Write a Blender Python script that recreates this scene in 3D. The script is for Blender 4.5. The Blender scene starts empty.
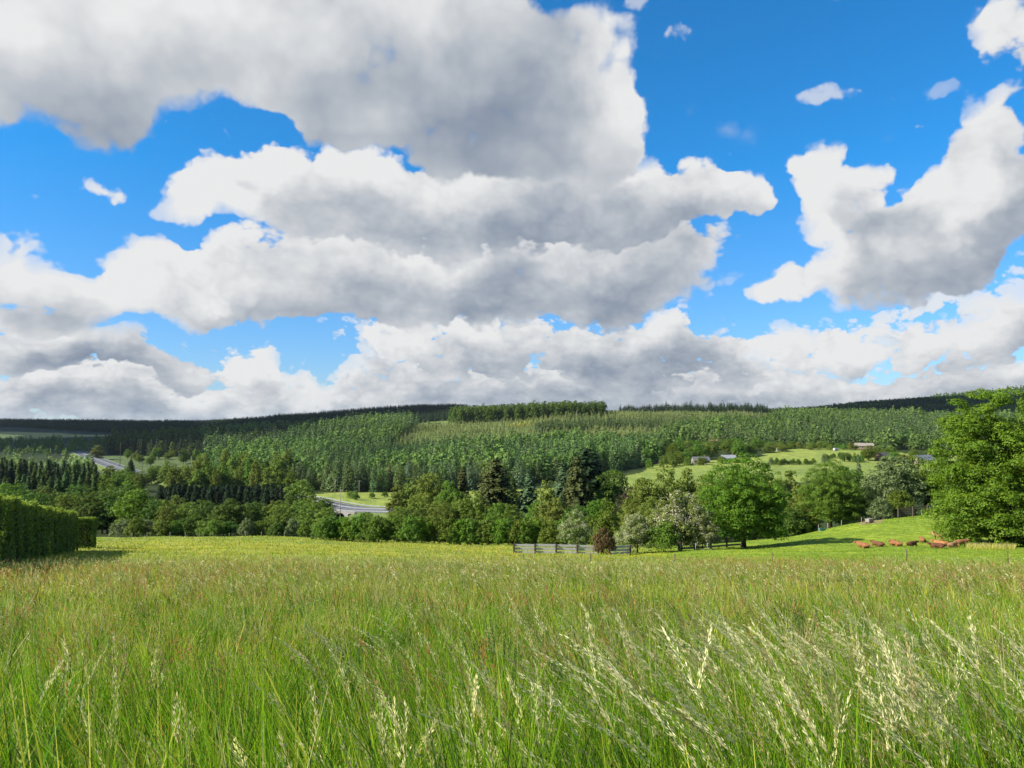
import bpy, bmesh, math, random
import numpy as np
from mathutils import Vector, Matrix

R = math.radians
rng = np.random.default_rng(11)
random.seed(5)
scene = bpy.context.scene
COL = scene.collection

# ------------------------------------------------------------------ camera model
F = 760.0            # focal length in pixels of the 1024 px wide frame
HOR = 425.0          # image row of the horizon
CAMZ = 1.65          # eye height above the grass
PITCH = math.atan((HOR - 384.0) / F)
CP, SP = math.cos(PITCH), math.sin(PITCH)

def slope_of(py):
    """rise per metre of forward distance seen at image row py"""
    v = (384.0 - np.asarray(py, float)) / F
    return (CP * v + SP) / (CP - v * SP)

def at(px, py, Y):
    v = (384.0 - py) / F
    u = (px - 512.0) / F
    k = Y / (CP - v * SP)
    return Vector((u * k, Y, CAMZ + (CP * v + SP) * k))

def xat(px, Y, py=500.0):
    return at(px, py, Y).x

# ------------------------------------------------------------------ object helpers
def tag(o, label=None, cat=None, group=None, kind=None):
    if label: o['label'] = label
    if cat: o['category'] = cat
    if group: o['group'] = group
    if kind: o['kind'] = kind
    return o

def empty(name, loc=(0, 0, 0), rz=0.0):
    o = bpy.data.objects.new(name, None)
    o.empty_display_size = 0.3
    o.location = loc
    o.rotation_euler = (0, 0, rz)
    COL.objects.link(o)
    return o

def link(name, me, parent=None):
    o = bpy.data.objects.new(name, me)
    COL.objects.link(o)
    if parent: o.parent = parent
    return o

def np_mesh(name, V, Q, mats, tint=None, col=None, midx=None, smooth=False):
    """V (n,3) vertices, Q (m,4) quads -> mesh"""
    V = np.ascontiguousarray(V, dtype=np.float32); Q = np.ascontiguousarray(Q, dtype=np.int32)
    me = bpy.data.meshes.new(name)
    k = Q.shape[1]
    me.vertices.add(len(V)); me.vertices.foreach_set('co', V.ravel())
    me.loops.add(Q.size); me.loops.foreach_set('vertex_index', Q.ravel())
    me.polygons.add(len(Q))
    me.polygons.foreach_set('loop_start', np.arange(0, Q.size, k, dtype=np.int32))
    if midx is not None: me.polygons.foreach_set('material_index', np.asarray(midx, dtype=np.int32))
    if smooth: me.polygons.foreach_set('use_smooth', np.ones(len(Q), dtype=bool))
    for m in mats: me.materials.append(m)
    if tint is not None:
        a = me.attributes.new('tint', 'FLOAT', 'POINT'); a.data.foreach_set('value', np.asarray(tint, dtype=np.float32))
    if col is not None:
        c = np.ones((len(V), 4), dtype=np.float32); c[:, :3] = col
        a = me.attributes.new('col', 'FLOAT_COLOR', 'POINT'); a.data.foreach_set('color', c.ravel())
    me.update(calc_edges=True)
    return me

def copy_tree(o, parent=None):
    c = o.copy(); COL.objects.link(c)
    if parent: c.parent = parent
    for ch in list(o.children): copy_tree(ch, c)
    return c

class MB:
    """boxes, tubes and prisms collected into one mesh"""
    def __init__(s): s.bm = bmesh.new(); s.mi = 0
    def _m(s, fs):
        for f in fs: f.material_index = s.mi
    def box(s, c, d, rz=0.0, bevel=0.0, M=None):
        r = bmesh.ops.create_cube(s.bm, size=1.0)
        vs = r['verts']
        bmesh.ops.scale(s.bm, vec=d, verts=vs)
        fs = {f for v in vs for f in v.link_faces}; s._m(fs)
        if bevel:
            es = list({e for v in vs for e in v.link_edges})
            rb = bmesh.ops.bevel(s.bm, geom=es, offset=bevel, segments=2, affect='EDGES', profile=0.5)
            vs = list({v for v in rb['verts']} | {v for v in vs if v.is_valid})
            s._m(rb['faces'])
        if rz: bmesh.ops.rotate(s.bm, verts=vs, cent=(0, 0, 0), matrix=Matrix.Rotation(rz, 3, 'Z'))
        bmesh.ops.translate(s.bm, vec=c, verts=vs)
        if M: bmesh.ops.transform(s.bm, matrix=M, verts=vs)
        return s
    def tube(s, pts, rad, n=8, cap=True):
        pts = [Vector(p) for p in pts]
        if not hasattr(rad, '__len__'): rad = [rad] * len(pts)
        rings = []
        for i, p in enumerate(pts):
            t = (pts[min(i + 1, len(pts) - 1)] - pts[max(i - 1, 0)]).normalized()
            a = t.orthogonal().normalized() if abs(t.z) < .9 else Vector((1, 0, 0)).cross(t).normalized()
            b = t.cross(a)
            rings.append([s.bm.verts.new(p + (a * math.cos(2 * math.pi * k / n) + b * math.sin(2 * math.pi * k / n)) * rad[i]) for k in range(n)])
        for r0, r1 in zip(rings, rings[1:]):
            for k in range(n):
                f = s.bm.faces.new((r0[k], r0[(k + 1) % n], r1[(k + 1) % n], r1[k])); f.material_index = s.mi; f.smooth = True
        if cap:
            for r_ in (rings[0][::-1], rings[-1]):
                f = s.bm.faces.new(r_); f.material_index = s.mi
        return s
    def prism(s, outline, axis_len, M=None):
        """outline in the x-z plane, extruded along y, centred"""
        a = [s.bm.verts.new((x, -axis_len / 2, z)) for x, z in outline]
        b = [s.bm.verts.new((x, axis_len / 2, z)) for x, z in outline]
        fs = [s.bm.faces.new(a), s.bm.faces.new(b[::-1])]
        n = len(a)
        for i in range(n): fs.append(s.bm.faces.new((a[i], b[i], b[(i + 1) % n], a[(i + 1) % n])))
        s._m(fs)
        bmesh.ops.recalc_face_normals(s.bm, faces=fs)
        if M: bmesh.ops.transform(s.bm, matrix=M, verts=a + b)
        return s
    def mesh(s, name, *mats):
        me = bpy.data.meshes.new(name); s.bm.to_mesh(me); s.bm.free()
        for m in mats: me.materials.append(m)
        return me
    def build(s, name, mat, parent=None, loc=(0, 0, 0)):
        o = link(name, s.mesh(name, *(mat if isinstance(mat, (list, tuple)) else [mat])), parent)
        o.location = loc
        return o

# ------------------------------------------------------------------ materials
class NT:
    def __init__(s, tree): s.t = tree; s.n = tree.nodes; s.l = tree.links
    def node(s, typ, **kw):
        n = s.n.new(typ)
        for k, v in kw.items(): setattr(n, k, v)
        return n
    def put(s, sock, v):
        if v is None: return
        if isinstance(v, bpy.types.NodeSocket): s.l.new(v, sock)
        else: sock.default_value = v
    def math(s, op, a, b=None, c=None, clamp=False):
        n = s.node('ShaderNodeMath', operation=op, use_clamp=clamp)
        for i, v in enumerate((a, b, c)): s.put(n.inputs[i], v)
        return n.outputs[0]
    def vec(s, op, a, b=None, c=None, scale=None):
        n = s.node('ShaderNodeVectorMath', operation=op)
        for i, v in enumerate((a, b, c)): s.put(n.inputs[i], v)
        if scale is not None: s.put(n.inputs['Scale'], scale)
        return n.outputs['Value'] if op in ('LENGTH', 'DOT_PRODUCT', 'DISTANCE') else n.outputs[0]
    def mix(s, fac, a, b, blend='MIX'):
        n = s.node('ShaderNodeMix', data_type='RGBA', blend_type=blend)
        s.put(n.inputs['Factor'], fac); s.put(n.inputs[6], a); s.put(n.inputs[7], b)
        return n.outputs[2]
    def noise(s, vec, scale, detail=4, rough=.55, dim='3D', lac=2.0):
        n = s.node('ShaderNodeTexNoise', noise_dimensions=dim)
        s.put(n.inputs['Vector'], vec); s.put(n.inputs['Scale'], scale); s.put(n.inputs['Detail'], detail)
        s.put(n.inputs['Roughness'], rough); s.put(n.inputs['Lacunarity'], lac)
        return n
    def rng(s, v, a, b, c=0.0, d=1.0, interp='LINEAR'):
        n = s.node('ShaderNodeMapRange', interpolation_type=interp, clamp=True)
        s.put(n.inputs[0], v); s.put(n.inputs[1], a); s.put(n.inputs[2], b); s.put(n.inputs[3], c); s.put(n.inputs[4], d)
        return n.outputs[0]
    def attr(s, name, what='Fac'):
        return s.node('ShaderNodeAttribute', attribute_name=name).outputs[what]

def C4(c): return (c[0], c[1], c[2], 1.0)

def new_mat(name):
    m = bpy.data.materials.new(name); m.use_nodes = True
    m.node_tree.nodes.clear()
    return m, NT(m.node_tree)

def finish(nt, shader):
    o = nt.node('ShaderNodeOutputMaterial'); nt.l.new(shader, o.inputs['Surface'])

def principled(nt, color, rough=.8, spec=.3, metal=0.0, bump=None, bstr=.3, bdist=.02):
    p = nt.node('ShaderNodeBsdfPrincipled')
    nt.put(p.inputs['Base Color'], color); nt.put(p.inputs['Roughness'], rough)
    p.inputs['Specular IOR Level'].default_value = spec; p.inputs['Metallic'].default_value = metal
    if bump is not None:
        b = nt.node('ShaderNodeBump'); b.inputs['Strength'].default_value = bstr; b.inputs['Distance'].default_value = bdist
        nt.l.new(bump, b.inputs['Height']); nt.l.new(b.outputs[0], p.inputs['Normal'])
    return p.outputs[0]

def leaf_mat(name, dark, light, var=.12, transl=.35, rough=.6, spec=.15):
    """foliage: tint attribute = new/old leaf colour, each plant a little different"""
    m, nt = new_mat(name)
    t = nt.attr('tint')
    c = nt.mix(t, C4(dark), C4(light))
    oi = nt.node('ShaderNodeObjectInfo')
    hs = nt.node('ShaderNodeHueSaturation')
    nt.put(hs.inputs['Hue'], nt.rng(oi.outputs['Random'], 0, 1, .5 - var * .14, .5 + var * .14))
    nt.put(hs.inputs['Value'], nt.rng(oi.outputs['Random'], 0, 1, 1 - var, 1 + var))
    nt.put(hs.inputs['Color'], c)
    p = principled(nt, hs.outputs[0], rough, spec)
    tr = nt.node('ShaderNodeBsdfTranslucent')
    nt.put(tr.inputs['Color'], nt.mix(1.0, hs.outputs[0], (1.25, 1.25, .6, 1), 'MULTIPLY'))
    mx = nt.node('ShaderNodeMixShader'); mx.inputs[0].default_value = transl
    nt.l.new(p, mx.inputs[1]); nt.l.new(tr.outputs[0], mx.inputs[2])
    finish(nt, mx.outputs[0])
    return m

def col_mat(name, transl=.3, rough=.6, spec=.25):
    """grass: colour of every blade comes from its own attribute"""
    m, nt = new_mat(name)
    c = nt.attr('col', 'Color')
    p = principled(nt, c, rough, spec)
    tr = nt.node('ShaderNodeBsdfTranslucent'); nt.put(tr.inputs['Color'], nt.mix(1.0, c, (1.15, 1.2, .7, 1), 'MULTIPLY'))
    mx = nt.node('ShaderNodeMixShader'); mx.inputs[0].default_value = transl
    nt.l.new(p, mx.inputs[1]); nt.l.new(tr.outputs[0], mx.inputs[2])
    finish(nt, mx.outputs[0])
    return m

def plain(name, color, rough=.7, spec=.3, metal=0.0, var=.25, scale=3.0, bstr=.25, bdist=.02):
    """weathered surface: two noise sizes vary the colour, one bumps it"""
    m, nt = new_mat(name)
    tc = nt.node('ShaderNodeTexCoord').outputs['Object']
    n1 = nt.noise(tc, scale, 6).outputs[0]; n2 = nt.noise(tc, scale * 7, 4).outputs[0]
    f = nt.math('MULTIPLY_ADD', n1, .6, nt.math('MULTIPLY', n2, .4))
    lo = tuple(x * (1 - var) for x in color); hi = tuple(min(1, x * (1 + var)) for x in color)
    c = nt.mix(nt.rng(f, .3, .7), C4(lo), C4(hi))
    finish(nt, principled(nt, c, rough, spec, metal, n2, bstr, bdist))
    return m
# ------------------------------------------------------------------ terrain
# image row at which bare ground is seen, per forward distance (rows) and column of the view (columns)
TPX = np.array([-250, 0, 150, 300, 450, 600, 750, 900, 1030, 1280], float)
def near(Y): return HOR + 760 * (CAMZ + .14 * Y) / Y
TROWS = [
 (.5,  None), (1.0, None), (3, None), (10, None), (22, None),
 (42,  [566, 566, 565, 565, 566, 567, 566, 565, 565, 566]),
 (62,  [556, 556, 556, 556, 558, 561, 558, 556, 557, 558]),
 (85,  [549, 549, 549, 549, 552, 556, 551, 548, 548, 550]),
 (100, [545, 545, 545, 545, 549, 553, 547, 541, 541, 543]),
 (125, [541, 541, 540, 540, 545, 547, 540, 519, 517, 517]),
 (150, [538, 538, 537, 537, 542, 544, 543, 513, 511, 511]),
 (185, [540, 540, 538, 538, 544, 548, 545, 518, 514, 514]),
 (250, [532, 532, 533, 533, 534, 536, 530, 512, 505, 505]),
 (345, [512, 512, 515, 522, 521, 519, 505, 490, 485, 485]),
 (385, [505, 505, 508, 509, 511, 507, 494, 480, 478, 478]),
 (450, [492, 492, 494, 495, 496, 489, 477, 472, 470, 470]),
 (550, [481, 482, 486, 487, 486, 476, 468, 466, 465, 465]),
 (700, [468, 470, 475, 472, 470, 465, 452, 451, 450, 450]),
 (900, [455, 457, 460, 452, 449, 442, 437, 439, 440, 440]),
 (1150, [445, 447, 448, 438, 424, 418, 423, 428, 428, 428]),
 (1500, [436, 438, 438, 432, 420, 415, 414, 419, 419, 419]),
 (1800, [430, 431, 431, 417, 407, 417, 416, 411, 409, 409]),
 (2200, [424, 424, 425, 425, 418, 421, 416, 402, 398, 399]),
 (2700, [421, 421, 423, 426, 424, 423, 418, 406, 400, 400]),
 (4200, [424, 424, 424, 425, 424, 424, 420, 402, 390, 391]),
 (6500, [424, 424, 424, 424, 424, 424, 423, 412, 405, 405]),
 (14000, [425] * 10)]
_NU, _NW = 220, 360
_W0, _W1 = math.log(.5), math.log(14000)
_ug = np.linspace(TPX[0], TPX[-1], _NU)
_wg = np.linspace(_W0, _W1, _NW)
def _cubic(xs, ys, x):
    d = np.gradient(ys, xs)
    # keep the slopes from overshooting
    i = np.clip(np.searchsorted(xs, x) - 1, 0, len(xs) - 2)
    h = xs[i + 1] - xs[i]; t = (x - xs[i]) / h
    return ((2*t**3 - 3*t**2 + 1) * ys[i] + (t**3 - 2*t**2 + t) * h * d[i] + (-2*t**3 + 3*t**2) * ys[i + 1] + (t**3 - t**2) * h * d[i + 1])
_rows = []
for Y, r in TROWS:
    _rows.append(np.full(_NU, near(Y)) if r is None else _cubic(TPX, np.array(r, float), _ug))
_rows = np.array(_rows)
_ry = np.log(np.array([r[0] for r in TROWS]))
# height (relative to the eye) interpolated over the log of distance
_zr = slope_of(_rows) * np.exp(_ry)[:, None]
_yy = np.exp(_wg)
GZ = np.empty((_NW, _NU))
for j in range(_NU):
    GZ[:, j] = np.interp(_yy, np.exp(_ry), _zr[:, j])
_k = np.array([1, 2, 3, 2, 1], float); _k /= _k.sum()
_S = GZ / _yy[:, None]
for _ in range(2):
    _p = np.pad(_S, ((2, 2), (0, 0)), mode='edge'); _S = sum(_k[i] * _p[i:i + _NW] for i in range(5))
_far = _yy > 18
GZ[_far] = (_S * _yy[:, None])[_far]
GZ += CAMZ

PHM = .80
def view_uv(X, Y):
    phi = np.arctan2(X, Y); r = np.hypot(X, Y)
    pc = np.clip(phi, -PHM, PHM)
    return 512 + F * np.tan(pc) * .992, r * np.cos(pc)

def gz(X, Y):
    X = np.asarray(X, float); Y = np.asarray(Y, float)
    px, yy = view_uv(X, Y)
    a = np.clip((px - TPX[0]) / (TPX[-1] - TPX[0]) * (_NU - 1), 0, _NU - 1.001)
    b = np.clip((np.log(np.maximum(yy, .5)) - _W0) / (_W1 - _W0) * (_NW - 1), 0, _NW - 1.001)
    i = a.astype(int); j = b.astype(int); fa = a - i; fb = b - j
    z = (GZ[j, i] * (1 - fa) + GZ[j, i + 1] * fa) * (1 - fb) + (GZ[j + 1, i] * (1 - fa) + GZ[j + 1, i + 1] * fa) * fb
    # gentle unevenness of the pasture
    amp = np.clip((yy - 20) / 60, 0, 1) * .10
    z = z - 6.5 * np.exp(-(((X + 87) / 11) ** 2 + ((Y - 364) / 13) ** 2) / 2)      # cutting in front of the underpass
    return z + amp * (np.sin(X * .35 + 1.3 * np.sin(Y * .21)) + .7 * np.sin(Y * .47 + X * .13))

def g1(X, Y): return float(gz(X, Y))
def on(px, Y, dz=0.0, py=500.0):
    X = xat(px, Y, py)
    return Vector((X, Y, g1(X, Y) + dz))

def inpoly(x, y, poly):
    x = np.asarray(x, float); y = np.asarray(y, float); r = np.zeros(np.broadcast(x, y).shape, bool)
    n = len(poly)
    for i in range(n):
        x0, y0 = poly[i]; x1, y1 = poly[(i + 1) % n]
        if y0 == y1: continue
        c = ((y0 > y) != (y1 > y)) & (x < (x1 - x0) * (y - y0) / (y1 - y0) + x0)
        r ^= c
    return r

def fbm(x, y, s, o=4, seed=0):
    """cheap value-noise in numpy for land cover edges"""
    r = np.zeros(np.broadcast(x, y).shape); a = .5; tot = 0
    for k in range(o):
        X = x / s + 17.3 * k + seed; Y = y / s - 9.1 * k + seed
        i = np.floor(X); j = np.floor(Y); fx = X - i; fy = Y - j
        fx = fx * fx * (3 - 2 * fx); fy = fy * fy * (3 - 2 * fy)
        h = lambda p, q: np.modf(np.abs(np.sin(p * 127.1 + q * 311.7) * 43758.5453))[0]
        r += a * ((h(i, j) * (1 - fx) + h(i + 1, j) * fx) * (1 - fy) + (h(i, j + 1) * (1 - fx) + h(i + 1, j + 1) * fx) * fy)
        tot += a; a *= .5; s /= 2.03
    return r / tot

# land cover, the cover's own colours, but cloud shade is put into the dull fields
LC = dict(
    sward=(.060, .085, .018), hay=(.235, .275, .050), butter=(.300, .280, .030), pasture=(.185, .255, .028),
    floor=(.030, .045, .012), mead=(.215, .260, .060), mead2=(.165, .215, .055), dull=(.090, .125, .050),
    plant=(.130, .180, .055), earth=(.30, .22, .13), ridge=(.018, .032, .016), mead3=(.30, .33, .07))
def landcover(X, Y):
    px, yy = view_uv(X, Y)
    n = fbm(X, Y, 14.0, 4) - .5; n2 = fbm(X, Y, 4.0, 3, 5) - .5
    c = np.empty(X.shape + (3,)); c[:] = LC['floor']
    def put(mask, col): c[mask] = col
    def blend(w, col):
        w = np.clip(w, 0, 1)[..., None]; c[:] = c * (1 - w) + np.array(col) * w
    far = yy > 950
    put(far, LC['ridge'])
    # own field: tall meadow, then the hay strip and the grazed slope
    edge_l = 168 + 8 * n
    own = yy < np.where(px < 310, edge_l, np.where(px < 640, 152, 140))
    put(own, LC['pasture'])
    lw = np.clip((690 - px + 60 * n) / 120, 0, 1)
    blend(np.where(own, lw, 0), LC['hay'])
    b = np.exp(-((yy - (88 + 20 * n)) / 24) ** 2) * np.clip((665 - px) / 70, 0, 1) * np.clip(.62 + 2.6 * n2, 0, 1)
    blend(np.where(own, b * .55, 0), LC['butter'])
    blend(np.where(own, np.clip((36 + 5 * n - yy) / 6, 0, 1), 0), LC['sward'])
    put(inpoly(px, yy, [(852, 124), (872, 122), (884, 142), (872, 152), (858, 150)]) & (n2 > -.2), LC['earth'])
    # meadows of the valley and the far side
    put(inpoly(px, yy, [(255, 400), (560, 395), (560, 478), (400, 488), (255, 480)]), LC['mead'])
    m = inpoly(px, yy, [(560, 470), (640, 560), (652, 650), (700, 640), (752, 640), (775, 720), (850, 735), (872, 700), (935, 640), (1100, 640), (1100, 420), (600, 415)])
    put(m, LC['mead'])
    blend(np.where(m, np.clip((620 - yy) / 120, 0, .7), 0), LC['mead2'])
    put(inpoly(px, yy, [(-250, 620), (70, 640), (60, 760), (24, 860), (-250, 900)]), LC['mead3'])
    put(inpoly(px, yy, [(70, 620), (190, 620), (190, 960), (110, 980), (40, 800)]), LC['dull'])  # field colour darkened for cloud shade
    put(inpoly(px, yy, [(125, 700), (230, 700), (200, 960), (165, 1010), (135, 900)]), (.085, .115, .045))  # sloping field, cloud shade put into its colour
    put(inpoly(px, yy, [(-250, 1350), (40, 1200), (125, 1100), (120, 1500), (20, 1650), (-250, 1600)]) & (fbm(X, Y, 160., 3, 2) > .42), LC['dull'])
    put(inpoly(px, yy, [(380, 960), (480, 900), (780, 950), (790, 1500), (450, 1500), (400, 1250)]), LC['plant'])
    put(inpoly(px, yy, [(505, 1105), (535, 1105), (600, 1200), (520, 1180)]), LC['mead3'])
    put((yy > 3000), (.045, .065, .035))
    return c

def make_ground():
    ph = np.concatenate([np.linspace(-math.pi, -PHM, 34)[:-1], np.linspace(-PHM, PHM, 460), np.linspace(PHM, math.pi, 34)[1:]])
    rr = np.exp(np.linspace(math.log(.5), math.log(14000), 640))
    P, Rr = np.meshgrid(ph, rr)
    X = Rr * np.sin(P); Y = Rr * np.cos(P)
    Z = gz(X, Y)
    V = np.stack([X, Y, Z], -1).reshape(-1, 3)
    n, m = P.shape
    i = np.arange(n - 1)[:, None] * m + np.arange(m - 1)[None, :]
    Q = np.stack([i, i + 1, i + m + 1, i + m], -1).reshape(-1, 4)[:, ::-1]
    # innermost ring closed by a small disc
    V = np.vstack([V, [[0, 0, g1(0, .01)]]])
    cidx = len(V) - 1
    k = np.arange(0, m - 1, 2); k2 = np.minimum(k + 2, m - 1)
    cap = np.stack([np.full_like(k, cidx), k2, k + 1, k], -1)
    Q = np.vstack([Q, cap])
    col = landcover(X, Y).reshape(-1, 3)
    col = np.vstack([col, col[:1]])
    m_, nt = new_mat('ground_cover')
    tc = nt.node('ShaderNodeTexCoord').outputs['Object']
    c = nt.attr('col', 'Color')
    st = nt.node('ShaderNodeMapping'); st.inputs['Scale'].default_value = (1, .35, 1)
    nt.l.new(tc, st.inputs['Vector'])
    a = nt.noise(tc, .9, 8, .62).outputs[0]; b = nt.noise(st.outputs[0], .16, 6, .6).outputs[0]; d = nt.noise(tc, 5.0, 4, .6).outputs[0]
    c = nt.mix(1.0, c, nt.mix(nt.rng(a, .32, .68), (.55, .62, .55, 1), (1.35, 1.3, 1.15, 1)), 'MULTIPLY')
    c = nt.mix(1.0, c, nt.mix(nt.rng(b, .34, .66), (.74, .82, .8, 1), (1.24, 1.14, 1.1, 1)), 'MULTIPLY')
    c = nt.mix(1.0, c, nt.mix(nt.rng(d, .3, .7), (.75, .75, .75, 1), (1.25, 1.25, 1.25, 1)), 'MULTIPLY')
    h = nt.math('MULTIPLY_ADD', a, .6, nt.math('MULTIPLY', d, .4))
    finish(nt, principled(nt, c, .9, .1, 0, h, .9, .35))
    o = link('ground', np_mesh('ground', V, Q, [m_], col=col, smooth=True))
    tag(o, kind='structure')
    return o
GROUND = make_ground()
# ------------------------------------------------------------------ foliage geometry
def unit(v): return v / np.maximum(np.linalg.norm(v, axis=-1, keepdims=True), 1e-9)
def rdir(n, g=rng): return unit(g.normal(size=(n, 3)))

def leaf_quads(c, nrm, s, g, aspect=.62):
    """one folded leaf spray per point: rhombus of size s facing nrm"""
    n = len(c)
    t = unit(np.cross(nrm, rdir(n, g))); b = np.cross(nrm, t)
    s = np.broadcast_to(s, (n,))[:, None]
    fold = nrm * s * .18
    V = np.stack([c - t * s * .5, c + b * s * .5 * aspect - fold, c + t * s * .5, c - b * s * .5 * aspect - fold], 1).reshape(-1, 3)
    Q = np.arange(4 * n, dtype=np.int64).reshape(-1, 4)
    return V, Q

def np_tube(pts, rad, n=7):
    pts = np.asarray(pts, float); rad = np.asarray(rad, float); m = len(pts)
    d = np.gradient(pts, axis=0); d = unit(d)
    ref = np.where(np.abs(d[:, 2:3]) > .9, np.array([[1., 0, 0]]), np.array([[0, 0, 1.]]))
    a = unit(np.cross(ref, d)); b = np.cross(d, a)
    th = np.linspace(0, 2 * math.pi, n, endpoint=False)
    V = (pts[:, None] + (a[:, None] * np.cos(th)[None, :, None] + b[:, None] * np.sin(th)[None, :, None]) * rad[:, None, None]).reshape(-1, 3)
    i = np.arange(m - 1)[:, None] * n; k = np.arange(n)[None, :]; k1 = (k + 1) % n
    Q = np.stack([i + k, i + k1, i + n + k1, i + n + k], -1).reshape(-1, 4)
    return V, Q

def cat(parts):
    Vs, Qs, o = [], [], 0
    for V, Q in parts:
        Vs.append(V); Qs.append(Q + o); o += len(V)
    return np.vstack(Vs), np.vstack(Qs)

def lobes_for(seed, H, W, zb, nl, top=.0, egg=.45, skirt=0.0, even=0.0):
    """centres and radii of the leaf clumps that make up a crown"""
    g = np.random.default_rng(seed)
    ch = H - zb; L = []
    k = 0
    while len(L) < nl:
        u = (len(L) + .5) / nl
        z = 1 - 2 * u; th = 2.39996 * len(L) + g.uniform(-.5, .5)
        r = (1 - z * z) ** (.5 - .16 * even * (z > 0))
        if z < 0: r = r * (1 - skirt) + skirt * math.sqrt(1 - .35 * z * z)     # foliage down to the ground
        tz = (z + 1) / 2                                  # 1 at the top
        prof = (1 - top * tz) * (1 if tz < egg else 1.0)
        rad = (g.uniform(.17, .30) * (1 - even) + .19 * even) * W * (1 - .35 * tz * (top > 0))
        rr = (W * .5 * prof - rad * .62) * (g.uniform(.86, 1.1) * (1 - even) + even)
        zz = zb + ch * .5 + z * (ch * .5 - rad * .66) * g.uniform(.93, 1.05)
        L.append((r * rr * math.cos(th), r * rr * math.sin(th), zz, rad))
    for _ in range(max(3, nl // 7)):                       # a few inside
        L.append((g.normal() * W * .13, g.normal() * W * .13, zb + ch * g.uniform(.35, .7), W * .24))
    return np.array(L)

def sublobes(L, per, seed, r=.36, out=.86):
    """break every big leaf mass into separate leafy boughs on its outside"""
    g = np.random.default_rng(seed + 5); R_ = []
    for x, y, z, rad in L:
        k = max(4, int(per * (rad / L[:, 3].mean()) ** 2))
        d = rdir(k, g); d[:, 2] = np.where(d[:, 2] < -.5, -d[:, 2], d[:, 2])
        rr = rad * r * g.uniform(.65, 1.35, k)
        R_.append(np.column_stack([np.array([x, y, z]) + d * (rad * out * g.uniform(.8, 1.12, k))[:, None] * np.array([1, 1, .85]), rr]))
    return np.vstack(R_)

def crown_from(L, n, leaf, seed, cz, H, flat=.82, light=.5, jit=.55):
    g = np.random.default_rng(seed + 99)
    p = L[:, 3] ** 2; p /= p.sum()
    idx = g.choice(len(L), n, p=p)
    d = rdir(n, g); d[:, 2] = np.where(d[:, 2] < -.45, -d[:, 2], d[:, 2])
    rad = L[idx, 3] * g.uniform(.55, 1.08, n) ** .5
    wob = 1 + .22 * np.sin(5 * d[:, 0] + idx) * np.sin(4 * d[:, 1] + 2 * idx) + .12 * np.sin(11 * d[:, 2] + idx)
    c = L[idx, :3] + d * (rad * wob)[:, None] * np.array([1, 1, flat])
    nrm = unit(d + jit * rdir(n, g) + np.array([0, 0, .25]))
    V, Q = leaf_quads(c, nrm, leaf * g.uniform(.6, 1.35, n), g)
    lob = g.uniform(0, 1, len(L))
    t = np.clip(.35 * lob[idx] + .65 * g.uniform(0, 1, n) ** 1.3, 0, 1)
    return V, Q, np.repeat(t, 4)

def trunk_limbs(seed, H, r0, zb, L, nlimb=9, lean=.03):
    g = np.random.default_rng(seed + 7)
    zt = zb + (H - zb) * .62
    zz = np.linspace(-.5, zt, 8)
    w = np.cumsum(g.normal(0, lean * H / 12, (8, 2)), 0); w -= w[0]
    pts = np.column_stack([w, zz])
    f = np.clip(zz / zt, 0, 1)
    rad = r0 * (1.0 - .75 * f) * np.where(zz < .2, 1.45, 1)
    parts = [np_tube(pts, rad, 9)]
    pick = g.choice(len(L), min(nlimb, len(L)), replace=False)
    for j in pick:
        k = g.integers(3, 7); a = pts[k]; e = L[j, :3]
        if e[2] < a[2] * .6: continue
        mid = (a + e) / 2 + np.array([0, 0, .06 * H]) * g.uniform(-.2, 1)
        ts = np.linspace(0, 1, 5)[:, None]
        q = (1 - ts) ** 2 * a + 2 * ts * (1 - ts) * mid + ts ** 2 * e
        parts.append(np_tube(q, rad[k] * .55 * (1 - .85 * ts[:, 0]), 6))
    return cat(parts)

def spruce_crown(seed, H, W, n_t, per, leaf, zb=.05, droop=.35, ragged=.25, nn=14, power=.85):
    g = np.random.default_rng(seed)
    C, N, S, T = [], [], [], []
    for i in range(n_t):
        f = (i + g.uniform(-.3, .3)) / n_t
        z = H * (zb + (1 - zb) * f)
        Lb = W * .5 * max(.03, (1 - f)) ** power + .12
        k = max(4, int(per * (1 - .55 * f)))
        th0 = g.uniform(0, 6.28)
        for b in range(k):
            th = th0 + 2 * math.pi * b / k + g.uniform(-.25, .25)
            ln = Lb * (1 + ragged * g.uniform(-1, .6))
            m = max(4, int(nn * ln / (W * .5)))
            s = g.uniform(.12, 1.0, m) ** .8
            side = g.normal(0, .10, m) * ln * (1.1 - s * .5)
            dx, dy = math.cos(th), math.sin(th)
            zz = z - droop * ln * s ** 1.5 + .12 * ln * (s > .85) + g.normal(0, .05 * ln + .05, m)
            c = np.column_stack([dx * ln * s - dy * side, dy * ln * s + dx * side, zz])
            nr = unit(np.column_stack([np.full(m, dx * .55), np.full(m, dy * .55), np.full(m, .75)]) + .45 * rdir(m, g))
            C.append(c); N.append(nr); S.append(leaf * g.uniform(.7, 1.3, m)); T.append(np.clip(g.uniform(0, 1, m) * .7 + .3 * s ** 3, 0, 1))
    C = np.vstack(C); N = np.vstack(N); S = np.concatenate(S); T = np.concatenate(T)
    V, Q = leaf_quads(C, N, S, g, .55)
    return V, Q, np.repeat(T, 4)

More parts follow.
